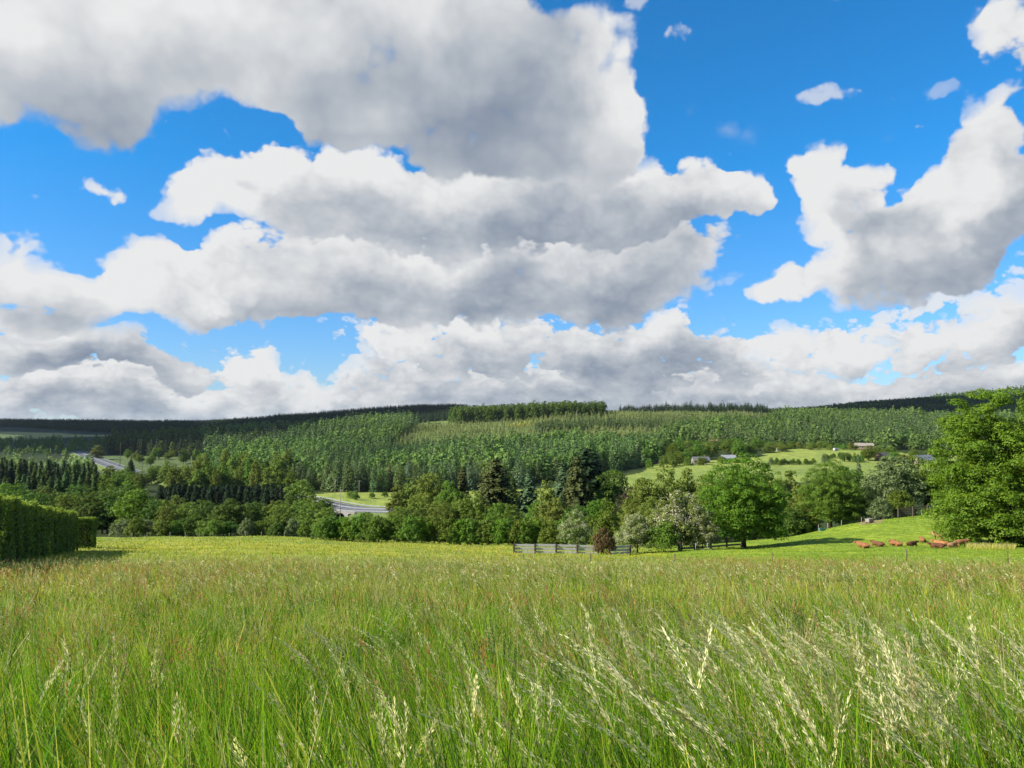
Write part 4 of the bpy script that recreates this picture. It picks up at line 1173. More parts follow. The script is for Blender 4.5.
def car(i, off, rz_add, paint, label, van=False):
    c = rp[i] + nm_[i] * off
    o = empty('van' if van else 'car', (c[0], c[1], zr[i] + .012), math.atan2(tg[i][1], tg[i][0]) + rz_add)
    tag(o, label, 'van' if van else 'car')
    L, W, H = (5.4, 2.0, 2.4) if van else (4.4, 1.8, 1.45)
    prof = [(-L/2, .35), (L/2, .35), (L/2, .85), (L/2 - .9, 1.15), (L/2 - 1.5, H), (-L/2 + .1, H), (-L/2, 1.2)] if van else \
           [(-L/2, .32), (L/2, .32), (L/2, .72), (L/2 - 1.1, .92), (L/2 - 1.75, H), (-L/2 + .9, H), (-L/2 + .15, .98), (-L/2, .9)]
    mb = MB(); mb.prism(prof, W); mb.build('body', M[paint], o)
    for s in (-1, 1):
        mb = MB(); mb.box((.1, s * (W / 2 + .003), H - .38), (L * (.3 if van else .42), .02, .40), bevel=.005); mb.build('side_window', M['glass'], o)
    mb = MB(); a = Vector((L/2 - (.93 if van else 1.13), 0, (1.15 if van else .92) + .04)); b = Vector((L/2 - (1.48 if van else 1.72), 0, H - .06))
    d = b - a; mb.box((0, 0, 0), (d.length, W * .86, .02), M=Matrix.Translation((a + b) / 2 + Vector((.03, 0, .012))) @ Matrix.Rotation(-math.atan2(d.z, d.x), 4, 'Y')); mb.build('windscreen', M['glass'], o)
    for x in (-L * .3, L * .31):
        for s in (-1, 1):
            mb = MB(); mb.tube([(x, s * (W / 2 - .2), .32), (x, s * (W / 2 + .02), .32)], .32, 14); w = mb.build('wheel', M['tyre'], o)
            mb = MB(); mb.tube([(x, s * (W / 2), .32), (x, s * (W / 2 + .03), .32)], .18, 10); mb.build('rim', M['steel'], w)
    for s in (-1, 1):
        mb = MB(); mb.box((L/2 + .005, s * W * .36, .66), (.03, .3, .14), bevel=.004); mb.build('headlight', M['car_white'], o)
def at_px(px):
    q = 512 + F * rp[:, 0] / rp[:, 1]; return int(np.argmin(np.abs(q - px)))
car(at_px(100), 5, 0, 'car_dark', 'dark car on the highway at the start of the bend')
car(at_px(145), 5, 0, 'car_white', 'white van on the highway right of the cone-shaped tree', True)
car(at_px(150), -5, math.pi, 'car_white', 'white car on the far carriageway behind the white van')

# ------------------------------------------------------------------ houses on the far side
def house(px, Y, w, d, hw, hr, rz, wall, roof, label, nwin=3, cat='house', chimney=True, name='house', sink=.2):
    p = on(px, Y, -sink)
    o = empty(name, p, rz); tag(o, label, cat)
    mb = MB(); mb.prism([(-d / 2, -2.0), (d / 2, -2.0), (d / 2, hw), (0, hw + hr), (-d / 2, hw)], w, Matrix.Rotation(math.pi / 2, 4, 'Z')); mb.build('wall', M[wall], o)
    ro = .5; t = .22; sl = hr / (d / 2)
    mb = MB()
    mb.prism([(-d / 2 - ro, hw - ro * sl), (0, hw + hr), (d / 2 + ro, hw - ro * sl), (d / 2 + ro, hw - ro * sl + t), (0, hw + hr + t * 1.2), (-d / 2 - ro, hw - ro * sl + t)], w + .8, Matrix.Rotation(math.pi / 2, 4, 'Z'))
    rf = mb.build('roof', M[roof], o); 
    if chimney:
        mb = MB(); mb.box((w * .28, .4, hw + hr + .3), (.8, .7, 1.8), bevel=.03); mb.build('chimney', M['wall_brick'], rf)
    for s in (-1, 1):
        for k in range(nwin):
            x = (k + .5) / nwin * w - w / 2
            if k == nwin // 2 and nwin > 2:
                mb = MB(); mb.box((x, s * (d / 2 + .012), 1.05), (1.1, .06, 2.1)); mb.build('door', M['wood_brown'], o); continue
            mb = MB(); mb.box((x, s * (d / 2 + .012), hw * .58), (1.5, .06, 1.3)); f = mb.build('window', M['wall_white'], o)
            mb = MB(); mb.box((x, s * (d / 2 + .045), hw * .58), (1.25, .03, 1.05)); mb.build('pane', M['glass'], f)
    return o
house(701, 612, 13, 8, 2.9, 2.6, .05, 'wall_pale', 'roof_grey', 'long pale house with a grey roof on the far meadow edge', 5)
house(729, 618, 11, 8, 2.8, 2.2, -.1, 'wall_white', 'roof_pale', 'white house with a pale sheet roof, right of the long pale house', 3)
house(656, 655, 9, 6, 2.6, 1.6, .2, 'wood_brown', 'roof_dark', 'dark timber shed at the left end of the far meadow', 2, 'shed', False, 'shed')
house(716, 790, 13, 9, 3.4, 3.2, .1, 'wall_pale', 'wall_brick', 'house with a brown roof among the trees above the grey-roofed house', 4)
house(885, 600, 11, 8, 3.0, 3.0, .35, 'wood_brown', 'roof_dark', 'dark-roofed barn right of the far meadow', 3, 'barn', False, 'barn')
house(925, 560, 12, 9, 3.4, 3.2, -.1, 'wall_pale', 'roof_slate', 'house with a blue slate roof left of the tallest tree', 4)
house(865, 728, 16, 8, 3.2, 2.4, -.2, 'wall_brick', 'wall_pale', 'low sandy-brown farm building at the upper right of the far meadow', 4, 'barn', False, 'barn')
def caravan(px, Y, L, label, rz):
    o = empty('caravan', on(px, Y), rz); tag(o, label, 'caravan')
    mb = MB(); mb.box((0, 0, 1.55), (L, 2.3, 2.2), bevel=.28); mb.build('body', M['car_white'], o)
    for s in (-1, 1):
        mb = MB(); mb.box((0, s * 1.155, 1.8), (L * .4, .03, .7), bevel=.01); mb.build('window', M['glass'], o)
        mb = MB(); mb.tube([(0, s * .95, .34), (0, s * 1.12, .34)], .34, 14); mb.build('wheel', M['tyre'], o)
    mb = MB(); mb.tube([(L / 2 - .1, 0, .5), (L / 2 + 1.2, 0, .5)], .06); mb.build('drawbar', M['steel'], o)
caravan(781, 700, 6.8, 'long white caravan at the upper left corner of the far meadow', .1)
caravan(812, 712, 5.0, 'white caravan half behind shrubs above the middle of the far meadow', -.2)
caravan(837, 700, 4.6, 'small white caravan left of the sandy-brown farm building', .3)
# ------------------------------------------------------------------ grass
M['grass'] = col_mat('meadow_grass', .42, .6, .15)
M['seed'] = col_mat('seed_heads', .40, .85, .05)

def in_view(n, r0, r1, g, lo=-.76, hi=.76, power=1.0):
    ph = g.uniform(lo, hi, n)
    u = g.uniform(0, 1, n)
    e = 2.0 - power                                          # density ~ r^-power
    r = (r0 ** e + u * (r1 ** e - r0 ** e)) ** (1 / e)
    return np.column_stack([r * np.sin(ph), r * np.cos(ph)])

def patchy(xy, s, seed): return fbm(xy[:, 0], xy[:, 1], s, 4, seed)

def blades(xy, h, w, lean, c0, c1, segs, g, droop=.25):
    n = len(xy)
    base = np.column_stack([xy, gz(xy[:, 0], xy[:, 1]) - .03])
    th = g.uniform(0, 2 * math.pi, n)
    side = np.column_stack([np.cos(th), np.sin(th), np.zeros(n)])
    V = np.empty((n, segs + 1, 2, 3), np.float32); Cc = np.empty((n, segs + 1, 2, 3), np.float32)
    for k in range(segs + 1):
        t = k / segs
        p = base.copy()
        p[:, :2] += lean * (h * t ** 1.8)[:, None]
        p[:, 2] += h * (t - droop * t * t * np.linalg.norm(lean, axis=1))
        ww = w * (.75 + .5 * t - 1.15 * t ** 2.2) * .5 + .0004
        V[:, k, 0] = p - side * ww[:, None]; V[:, k, 1] = p + side * ww[:, None]
        cc = c0 * (1 - t) + c1 * t
        Cc[:, k, 0] = cc; Cc[:, k, 1] = cc
    i = np.arange(n)[:, None] * (2 * segs + 2) + np.arange(segs)[None, :] * 2
    Q = np.stack([i, i + 1, i + 3, i + 2], -1).reshape(-1, 4)
    return V.reshape(-1, 3), Q, Cc.reshape(-1, 3)

PAL = dict(green=(.100, .225, .010), bright=(.200, .330, .013), yellow=(.380, .375, .045), straw=(.50, .43, .20), red=(.34, .16, .075), deep=(.045, .095, .015), grey=(.21, .23, .09))
PAL = {k: np.array(v) for k, v in PAL.items()}
def pick(g, n, names, p):
    a = np.array([PAL[k] for k in names])
    return a[g.choice(len(names), n, p=np.array(p) / sum(p))] * g.uniform(.75, 1.25, (n, 1))

def wind(xy, g, base=-.22, sd=.28):
    gust = (fbm(xy[:, 0], xy[:, 1], 2.6, 3, 40) - .5) * 1.2
    lean = g.normal(0, sd, (len(xy), 2)); lean[:, 0] += base + gust * .5
    return lean

def build_grass(name, parts, mat, label, cat_):
    V = np.vstack([p[0] for p in parts]); C_ = np.vstack([p[2] for p in parts]); Qs, o = [], 0
    for p in parts: Qs.append(p[1] + o); o += len(p[0])
    ob = link(name, np_mesh(name, V, np.vstack(Qs), [mat], col=C_)); tag(ob, label, cat_, kind='stuff')
    return ob

g = np.random.default_rng(21)
parts = []
# tall verge right at the photographer's feet
xy = in_view(60000, 1.0, 5.4, g, -1.2, 1.2, power=.9)
n = len(xy); pt = patchy(xy, .8, 3)
h = (.54 + .50 * pt) * g.uniform(.6, 1.15, n)
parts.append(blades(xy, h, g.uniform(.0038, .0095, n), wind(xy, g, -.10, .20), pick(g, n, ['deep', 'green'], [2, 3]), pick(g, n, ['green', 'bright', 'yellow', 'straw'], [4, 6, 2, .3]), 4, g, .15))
xy = in_view(96000, 4.6, 13, g, -.92, .92, power=.9)
n = len(xy); pt = patchy(xy, 1.4, 4)
h = (.36 + .32 * pt) * g.uniform(.6, 1.15, n)
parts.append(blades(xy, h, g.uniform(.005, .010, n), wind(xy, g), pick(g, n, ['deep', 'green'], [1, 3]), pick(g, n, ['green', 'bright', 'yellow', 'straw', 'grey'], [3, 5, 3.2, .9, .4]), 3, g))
xy = in_view(150000, 12, 40, g, power=.9)
n = len(xy); pt = patchy(xy, 3.0, 5)
keep = np.hypot(xy[:, 0], xy[:, 1]) < 34 + 7 * patchy(xy, 5.0, 9); xy = xy[keep]; pt = pt[keep]; n = len(xy)
h = (.26 + .30 * pt) * g.uniform(.6, 1.15, n)
rr = np.hypot(xy[:, 0], xy[:, 1])
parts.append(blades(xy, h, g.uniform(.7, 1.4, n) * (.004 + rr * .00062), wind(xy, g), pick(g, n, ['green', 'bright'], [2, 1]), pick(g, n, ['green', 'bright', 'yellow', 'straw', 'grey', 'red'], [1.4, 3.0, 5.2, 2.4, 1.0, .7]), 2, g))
# separate tussocks: leaves spread from one crown, each plant with its own height, width and colour
def tufts(m, k, aw, r0, r1, h0, h1, w0, w1, rad, spread, names, pr, segs, g):
    c = in_view(m, r0, r1, g, -aw, aw, power=.9)
    n = m * k; i = np.repeat(np.arange(m), k)
    off = g.normal(0, 1, (n, 2)) * (rad * g.uniform(.6, 1.5, m))[i][:, None]
    hh = g.uniform(h0, h1, m) * (.7 + .6 * patchy(c, 1.1, 23))
    h = hh[i] * g.uniform(.55, 1.1, n)
    lean = off / (rad * 2.0) * spread + wind(c, g, -.14, .10)[i] + g.normal(0, .10, (n, 2))
    ct = pick(g, m, names, pr)
    c1 = ct[i] * g.uniform(.8, 1.2, (n, 1))
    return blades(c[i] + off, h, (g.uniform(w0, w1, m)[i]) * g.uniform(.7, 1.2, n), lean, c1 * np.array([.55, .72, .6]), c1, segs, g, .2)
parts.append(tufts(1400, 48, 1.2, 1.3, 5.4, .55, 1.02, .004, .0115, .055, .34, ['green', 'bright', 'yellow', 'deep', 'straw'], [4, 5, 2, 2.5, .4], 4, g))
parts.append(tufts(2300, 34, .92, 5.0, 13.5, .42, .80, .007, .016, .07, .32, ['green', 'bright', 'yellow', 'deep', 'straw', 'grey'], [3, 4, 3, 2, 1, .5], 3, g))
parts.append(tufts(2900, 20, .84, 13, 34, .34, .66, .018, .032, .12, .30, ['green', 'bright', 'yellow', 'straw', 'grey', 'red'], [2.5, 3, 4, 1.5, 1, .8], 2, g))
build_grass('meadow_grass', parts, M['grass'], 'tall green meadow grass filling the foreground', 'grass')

# grazed and hay grass further off
parts = []
xy = in_view(110000, 34, 160, g, power=1.25)
px_, yy_ = view_uv(xy[:, 0], xy[:, 1])
lim = np.where(px_ < 310, 160, np.where(px_ < 640, 148, 134))
keep = (yy_ < lim); xy = xy[keep]; px_ = px_[keep]; n = len(xy)
rr = np.hypot(xy[:, 0], xy[:, 1])
hay = np.clip((690 - px_) / 120, 0, 1); pt = patchy(xy, 6.0, 6)
h = (.09 + .14 * hay + .10 * pt) * g.uniform(.5, 1.2, n)
c_hay = pick(g, n, ['yellow', 'bright', 'straw', 'grey'], [4, 3, 1.6, .8]); c_past = pick(g, n, ['bright', 'green', 'yellow'], [5.5, 1.6, 2.6])
c1 = np.where((g.uniform(size=n) < hay)[:, None], c_hay, c_past)
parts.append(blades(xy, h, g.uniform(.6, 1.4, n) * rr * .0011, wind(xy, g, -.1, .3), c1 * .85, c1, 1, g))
# buttercups in the hay strip
xy = in_view(8000, 62, 118, g, -.76, .20, power=1.0)
keep = fbm(xy[:, 0], xy[:, 1], 4.0, 3, 5) > .46; xy = xy[keep]; n = len(xy); rr = np.hypot(xy[:, 0], xy[:, 1])
p = np.column_stack([xy, gz(xy[:, 0], xy[:, 1]) + g.uniform(.16, .36, n)])
V, Q = leaf_quads(p, unit(rdir(n, g) * .5 + [0, -.6, .8]), rr * .0011 * g.uniform(.7, 1.3, n), g, .8)
parts.append((V, Q, np.repeat(np.array([[.48, .40, .03]]) * g.uniform(.8, 1.2, (n, 1)), 4, 0)))
build_grass('pasture_grass', parts, M['grass'], 'short yellow-green pasture and hay grass dotted with buttercups', 'grass')

# flowering grasses: thin culms with feathery heads
def panicles(xy, h, lean, L, nsp, spread, w, c_st, c_hd, g):
    n = len(xy)
    base = np.column_stack([xy, gz(xy[:, 0], xy[:, 1])])
    def P(t):                                               # point on the culm
        p = base[:, None, :] + np.zeros((n, t.shape[1], 3)); ln = np.linalg.norm(lean, axis=1)[:, None]
        p[..., 0] += lean[:, :1] * h[:, None] * t ** 2.4; p[..., 1] += lean[:, 1:] * h[:, None] * t ** 2.4
        p[..., 2] += h[:, None] * (t - .30 * ln * t ** 3)
        return p
    V, Q, C_ = blades(xy, h * 1.0, np.full(n, w * .55), lean * 0, c_st * .9, c_st, 5, g)
    tt = np.linspace(0, 1, 6)[None, :].repeat(n, 0); c = P(tt)
    off = V.reshape(n, 6, 2, 3); mid = off.mean(2, keepdims=True); V = ((off - mid) * np.array([1, 1, 0])[None, None, None] / np.maximum(1e-9, 1) + c[:, :, None, :])
    # constant thin width
    d = V[:, :, 1] - V[:, :, 0]; d = unit(d) * (w * .5); V[:, :, 0] = c - d * .5; V[:, :, 1] = c + d * .5
    V = V.reshape(-1, 3)
    s = g.uniform(0, 1, (n, nsp)) ** .85
    t = 1 - (L / h)[:, None] * s
    pc = P(t); pa = P(np.minimum(t + .03, 1.06)); ax = unit(pa - pc)
    br = spread * np.sin(np.clip(s * 2.6 + .25, 0, math.pi)) [..., None] * g.normal(0, 1, (n, nsp, 3)) * np.array([1, 1, .35])
    br[..., 0] -= np.abs(spread) * .5 * s                    # wind combs the branches to one side
    pc = pc + br
    ax = unit(ax + br / np.maximum(spread, .004) * .22)
    sd = unit(np.cross(ax, rdir(n * nsp, g).reshape(n, nsp, 3)))
    ln = (g.uniform(.010, .019, (n, nsp)) * (w / .003))[..., None]; wd = ln * .11
    q = np.stack([pc - ax * ln * .5, pc + sd * wd, pc + ax * ln * .6, pc - sd * wd], 2).reshape(-1, 3)
    Q2 = np.arange(len(q)).reshape(-1, 4)
    col = np.repeat(np.repeat(c_hd[:, None, :], nsp, 1).reshape(-1, 3) * g.uniform(.8, 1.2, (n * nsp, 1)), 4, 0)
    Vf, Qf = cat([(V, Q), (q, Q2)])
    return Vf, Qf, np.vstack([C_, col])

HD = dict(cream=(.80, .72, .42), pale=(.46, .44, .21), purple=(.30, .19, .11), green=(.26, .31, .09), red=(.46, .19, .085), tan=(.44, .33, .15))
def heads(g, n, names, p):
    a = np.array([HD[k] for k in names]); return a[g.choice(len(names), n, p=np.array(p) / sum(p))] * g.uniform(.8, 1.2, (n, 1))
parts = []
# bright oat-like plumes in tussocks, mostly on the right, blown to the left
def tussocks(cs, g, lean0, lean1, names, pr, L0, L1, hh, nsp, spread, w):
    for px, d, k in cs:
        c = np.array([(px - 512) / F * d, d])
        k = int(k * 1.3); xy = c + g.normal(0, .16, (k, 2)) * np.array([1.3, .8]); n = len(xy)
        hs_ = g.uniform(*hh, n); ang = g.uniform(lean0, lean1)
        ln = np.column_stack([-(ang + g.normal(0, .10, n)), g.normal(-.02, .09, n)])
        parts.append(panicles(xy, hs_, ln, g.uniform(L0, L1, n), nsp, spread, w, pick(g, n, ['yellow', 'bright'], [1, 1]), heads(g, n, names, pr), g))
tussocks([(690, 3.6, 26), (742, 4.6, 22), (800, 5.2, 30), (770, 3.3, 16), (850, 4.2, 20), (905, 3.4, 26), (940, 4.6, 22), (985, 3.8, 34), (1015, 3.0, 24), (1040, 4.6, 22), (620, 4.4, 12), (560, 3.2, 9), (880, 2.8, 14), (1060, 3.4, 20), (720, 2.7, 10)], g, .10, .46, ['cream', 'pale', 'tan'], [6, 3, 1], .22, .38, (.88, 1.28), 105, .0085, .0038)
tussocks([(15, 2.9, 12), (70, 3.6, 10), (205, 2.6, 7), (260, 2.7, 6), (425, 2.8, 9), (445, 3.2, 9), (395, 2.6, 6), (100, 4.4, 18), (500, 2.9, 8)], g, -.05, .30, ['cream', 'pale', 'green'], [4, 4, 1], .18, .30, (.76, 1.06), 90, .0085, .0036)
tussocks([(178, 4.0, 22), (215, 4.3, 16), (465, 3.9, 24), (490, 4.4, 18), (335, 4.6, 14), (590, 5.0, 18), (840, 5.4, 20), (60, 5.2, 16), (120, 4.2, 16), (660, 5.6, 20)], g, .02, .35, ['purple', 'red', 'tan'], [5, 3, 3], .12, .22, (.80, 1.10), 46, .010, .0030)
xy = in_view(240, 2.5, 7.0, g, -.2, .74, power=.7); n = len(xy)
h = g.uniform(.80, 1.2, n); ln = np.column_stack([-g.uniform(.1, .55, n), g.normal(-.02, .10, n)])
parts.append(panicles(xy, h, ln, g.uniform(.18, .32, n), 80, .009, .0031, pick(g, n, ['yellow', 'bright'], [1, 1]), heads(g, n, ['cream', 'pale', 'tan'], [4, 4, 1]), g))
# loose panicles everywhere
xy = in_view(2100, 2.8, 9.5, g, power=.6); n = len(xy)
h = g.uniform(.60, 1.02, n); ln = wind(xy, g, -.15, .18)
parts.append(panicles(xy, h, ln, g.uniform(.10, .22, n), 26, .016, .0030, pick(g, n, ['yellow', 'green', 'bright'], [2, 3, 2]), heads(g, n, ['purple', 'tan', 'green', 'pale', 'red'], [1.2, 2, 5, 3, .5]), g))
xy = in_view(23000, 8.0, 36, g, power=.8)
keep = np.hypot(xy[:, 0], xy[:, 1]) < 33 + 5 * patchy(xy, 5.0, 9); xy = xy[keep]; n = len(xy); rr = np.hypot(xy[:, 0], xy[:, 1])
h = g.uniform(.48, .86, n); ln = wind(xy, g, -.22, .2)
rd = patchy(xy * np.array([.35, 1]), 4.0, 15) > .56
hd = np.where(rd[:, None], heads(g, n, ['red', 'purple', 'tan', 'pale'], [6, 2, 3, 1.5]), heads(g, n, ['tan', 'pale', 'green', 'cream'], [2.5, 3, 4, 1.5]))
for a, b in ((8, 16), (16, 40)):
    k = (rr >= a) & (rr < b); m = k.sum()
    parts.append(panicles(xy[k], h[k], ln[k], g.uniform(.10, .2, m), 9, .02, .0046 if a < 10 else .0085, pick(g, m, ['yellow', 'straw', 'green'], [2, 1, 1]), hd[k], g))
# drifts of red sorrel in the middle of the meadow
xy = in_view(8000, 11, 34, g, power=.8)
k = fbm(xy[:, 0] * .30, xy[:, 1], 4.5, 3, 33) > .50; xy = xy[k]; n = len(xy)
parts.append(panicles(xy, g.uniform(.45, .74, n), wind(xy, g, -.12, .15), g.uniform(.12, .22, n), 8, .012, .0085, pick(g, n, ['yellow', 'red'], [1, 1]), heads(g, n, ['red', 'tan'], [4, 1]), g))
build_grass('flowering_grass', parts, M['seed'], 'tall flowering grass stems with cream and reddish plumes bending left', 'grass')

# straw-coloured grass at the foot of the tallest tree
parts = []
n = 1500; px = g.uniform(962, 1010, n); Y = 83.5 + g.normal(0, 1.6, n)
X = (px - 512) / F * Y; xy = np.column_stack([X, Y])
parts.append(blades(xy, g.uniform(.2, .75, n), np.full(n, .05), g.normal(0, .35, (n, 2)), pick(g, n, ['yellow'], [1]), pick(g, n, ['straw', 'yellow'], [2, 1]), 2, g))
build_grass('dry_grass', parts, M['grass'], 'pale straw-coloured grass at the foot of the tallest tree', 'grass')
EXPO = 1.05
HAZE = 1.7e-5
CLOUDGAIN = .44
SKYTINT = (.12, .62, .95)
# cloud banks, far to near.  Each: blobs (centre, half-size, density, brightness: 1 sunlit white, 0 slate), lump scale, edge softness, roughness, light absorption, shading depth
LAYERS = [
 # low far band over the hills
 ([(0, 418, 260, 26, 1.0, .66), (300, 416, 260, 28, 1.0, .66), (600, 414, 260, 30, 1.0, .62), (900, 412, 260, 30, 1.0, .66), (60, 396, 160, 26, 1.0, .66), (250, 394, 160, 26, 1.1, .70), (430, 392, 160, 34, 1.1, .66), (620, 388, 160, 36, 1.1, .62), (800, 388, 150, 34, 1.05, .70), (970, 384, 130, 32, 1.0, .66), (400, 345, 90, 34, .7, .72), (930, 325, 130, 40, .85, .76)],
  17.0, -.08, .18, .60, 1.0, .55, 1),
 # low cumulus
 ([(80, 362, 130, 36, 0.90, .24), (165, 374, 70, 20, 0.74, .18), (15, 350, 60, 36, .8, .74), (248, 362, 56, 32, 1.05, .90), (300, 388, 70, 24, .8, .7), (385, 335, 50, 28, 0.74, .86), (450, 345, 80, 42, 0.82, .76), (540, 350, 110, 46, 0.90, .60), (640, 345, 90, 46, 0.90, .44),
   (700, 325, 56, 40, 0.74, .70), (640, 385, 110, 26, 0.74, .60), (750, 362, 56, 36, 0.82, .78), (815, 350, 60, 30, 0.78, .62), (880, 340, 70, 34, 0.78, .78), (975, 345, 90, 34, 1.05, .62), (1010, 300, 60, 36, 0.74, .74), (255, 332, 75, 9, -.8, 0), (740, 318, 26, 30, -.5, 0)],
  12.0, -.08, .17, .60, 1.0, .70, 2),
 # broad middle bank, grey flat base
 ([(125, 275, 66, 44, 1.05, .92), (40, 306, 90, 50, 1.05, .56), (205, 290, 90, 46, 1.05, .78), (300, 262, 90, 60, 1.15, .86), (390, 285, 100, 52, 1.15, .84), (480, 270, 90, 66, 1.15, .72), (570, 268, 100, 74, 1.15, .62), (655, 262, 78, 60, 1.1, .54), (15, 252, 46, 28, .7, .7), (330, 300, 190, 30, .8, .50),
   (190, 248, 15, 14, -1.2, 0)],
  7.4, -.09, .20, .60, 1.0, .56, 3),
 # upper cumulus and the right-hand group
 ([(190, 205, 44, 34, 1.0, .92), (250, 180, 60, 44, 1.05, .94), (315, 190, 80, 66, 1.1, .92), (385, 215, 90, 66, 1.1, .78), (470, 215, 90, 66, 1.1, .68), (560, 185, 100, 80, 1.1, .66), (690, 192, 80, 46, 1.25, .80), (745, 205, 36, 30, .6, .7), (120, 215, 46, 16, .5, .8), (930, 95, 50, 16, .40, .7), (760, 120, 30, 12, .38, .7), (630, 214, 110, 40, .9, .52), (748, 196, 44, 26, .8, .70),
   (838, 180, 40, 44, 1.25, .86), (896, 184, 42, 28, 1.15, .80), (862, 250, 70, 46, 1.15, .86), (950, 245, 80, 60, 1.15, .76), (1015, 160, 50, 84, 1.2, .76), (965, 190, 30, 24, .6, .8), (1000, 215, 60, 60, 1.0, .70), (1015, 20, 60, 60, 1.0, .72), (940, 10, 60, 22, .5, .7), (780, 296, 46, 22, 1.1, .84), (910, 290, 120, 26, .9, .44),
   (825, 86, 44, 16, .62, .7), (670, 42, 36, 24, .62, .7), (620, 10, 40, 30, .55, .7), (850, -2, 90, 14, .64, .7), (100, 192, 44, 18, .74, .8), (25, 212, 46, 16, .70, .7), (225, 132, 26, 10, .6, .8)],
  7.0, -.09, .22, .60, 1.0, .58, 4),
 # near sheet seen from below and its sunlit flank
 ([(60, 10, 190, 100, 1.2, .70), (230, 5, 190, 84, 1.2, .76), (400, 30, 180, 100, 1.2, .64), (65, 112, 140, 52, 1.1, .36), (505, 85, 74, 90, 1.15, .14), (440, 110, 110, 66, 1.1, .34), (345, 100, 70, 54, 1.0, .66), (480, 150, 80, 44, .8, .50),
   (588, 72, 50, 80, 1.1, 1.05), (612, 122, 40, 50, 1.0, 1.0), (575, 160, 62, 50, .9, .72), (250, 120, 52, 26, -1.2, 0), (190, 165, 40, 20, -.4, 0)],
  3.8, -.12, .36, .55, .8, .40, 5),
]
# ------------------------------------------------------------------ light, sky and clouds
SUN = Vector((-.90, -.26, .66)).normalized()
SEL = math.asin(SUN.z); SROT = math.atan2(SUN.x, SUN.y)
sd = bpy.data.lights.new('sun', 'SUN'); sd.energy = 5.0; sd.angle = R(.53); sd.color = (1.0, .945, .86)
so = bpy.data.objects.new('sun', sd); so.rotation_euler = (-SUN).to_track_quat('-Z', 'Y').to_euler(); so.location = (-60, -30, 80); COL.objects.link(so)

w = bpy.data.worlds.new('World'); scene.world = w; w.use_nodes = True
nt = NT(w.node_tree); w.node_tree.nodes.clear()
sky = nt.node('ShaderNodeTexSky', sky_type='NISHITA', sun_disc=False)
sky.sun_elevation = SEL; sky.sun_rotation = SROT; sky.altitude = 400; sky.air_density = 1.0; sky.dust_density = .3; sky.ozone_density = 2.0
d = nt.node('ShaderNodeTexCoord').outputs['Generated']
sep = nt.node('ShaderNodeSeparateXYZ'); nt.l.new(d, sep.inputs[0])
az = nt.math('ARCTAN2', sep.outputs[0], sep.outputs[1])
el = nt.math('ARCSINE', sep.outputs[2])
P = nt.node('ShaderNodeCombineXYZ'); nt.l.new(az, P.inputs[0]); nt.l.new(el, P.inputs[1]); P = P.outputs[0]

def px_dir(px, py):
    v = at(px, py, 1.0) - Vector((0, 0, CAMZ)); v.normalize()
    return math.atan2(v.x, v.y), math.asin(v.z)

# shared bend of the outlines
yf = nt.math('MULTIPLY_ADD', nt.math('EXPONENT', nt.math('MULTIPLY', el, -4.0)), -.22, nt.math('MULTIPLY', el, 1.05))      # flatter lumps low down
cmb = nt.node('ShaderNodeCombineXYZ'); nt.l.new(az, cmb.inputs[0]); nt.l.new(yf, cmb.inputs[1])
wd = nt.vec('SUBTRACT', nt.noise(P, 5.0, 5, .58, '2D').outputs['Color'], (.5, .5, .5))
warp = nt.vec('MULTIPLY_ADD', wd, (.17, .12, 0), P)
PN = nt.vec('MULTIPLY_ADD', wd, (.05, .05, 0), cmb.outputs[0])
OUT = nt.math('MAXIMUM', nt.rng(nt.math('ABSOLUTE', az), .75, 1.0, 0.0, .6, 'SMOOTHSTEP'), nt.rng(el, .6, .85, 0.0, .55, 'SMOOTHSTEP'))
STOPS = [(0.0, (.185, .240, .335)), (.30, (.315, .370, .460)), (.55, (.50, .545, .605)), (.78, (.71, .73, .76)), (1.0, (.90, .905, .91))]
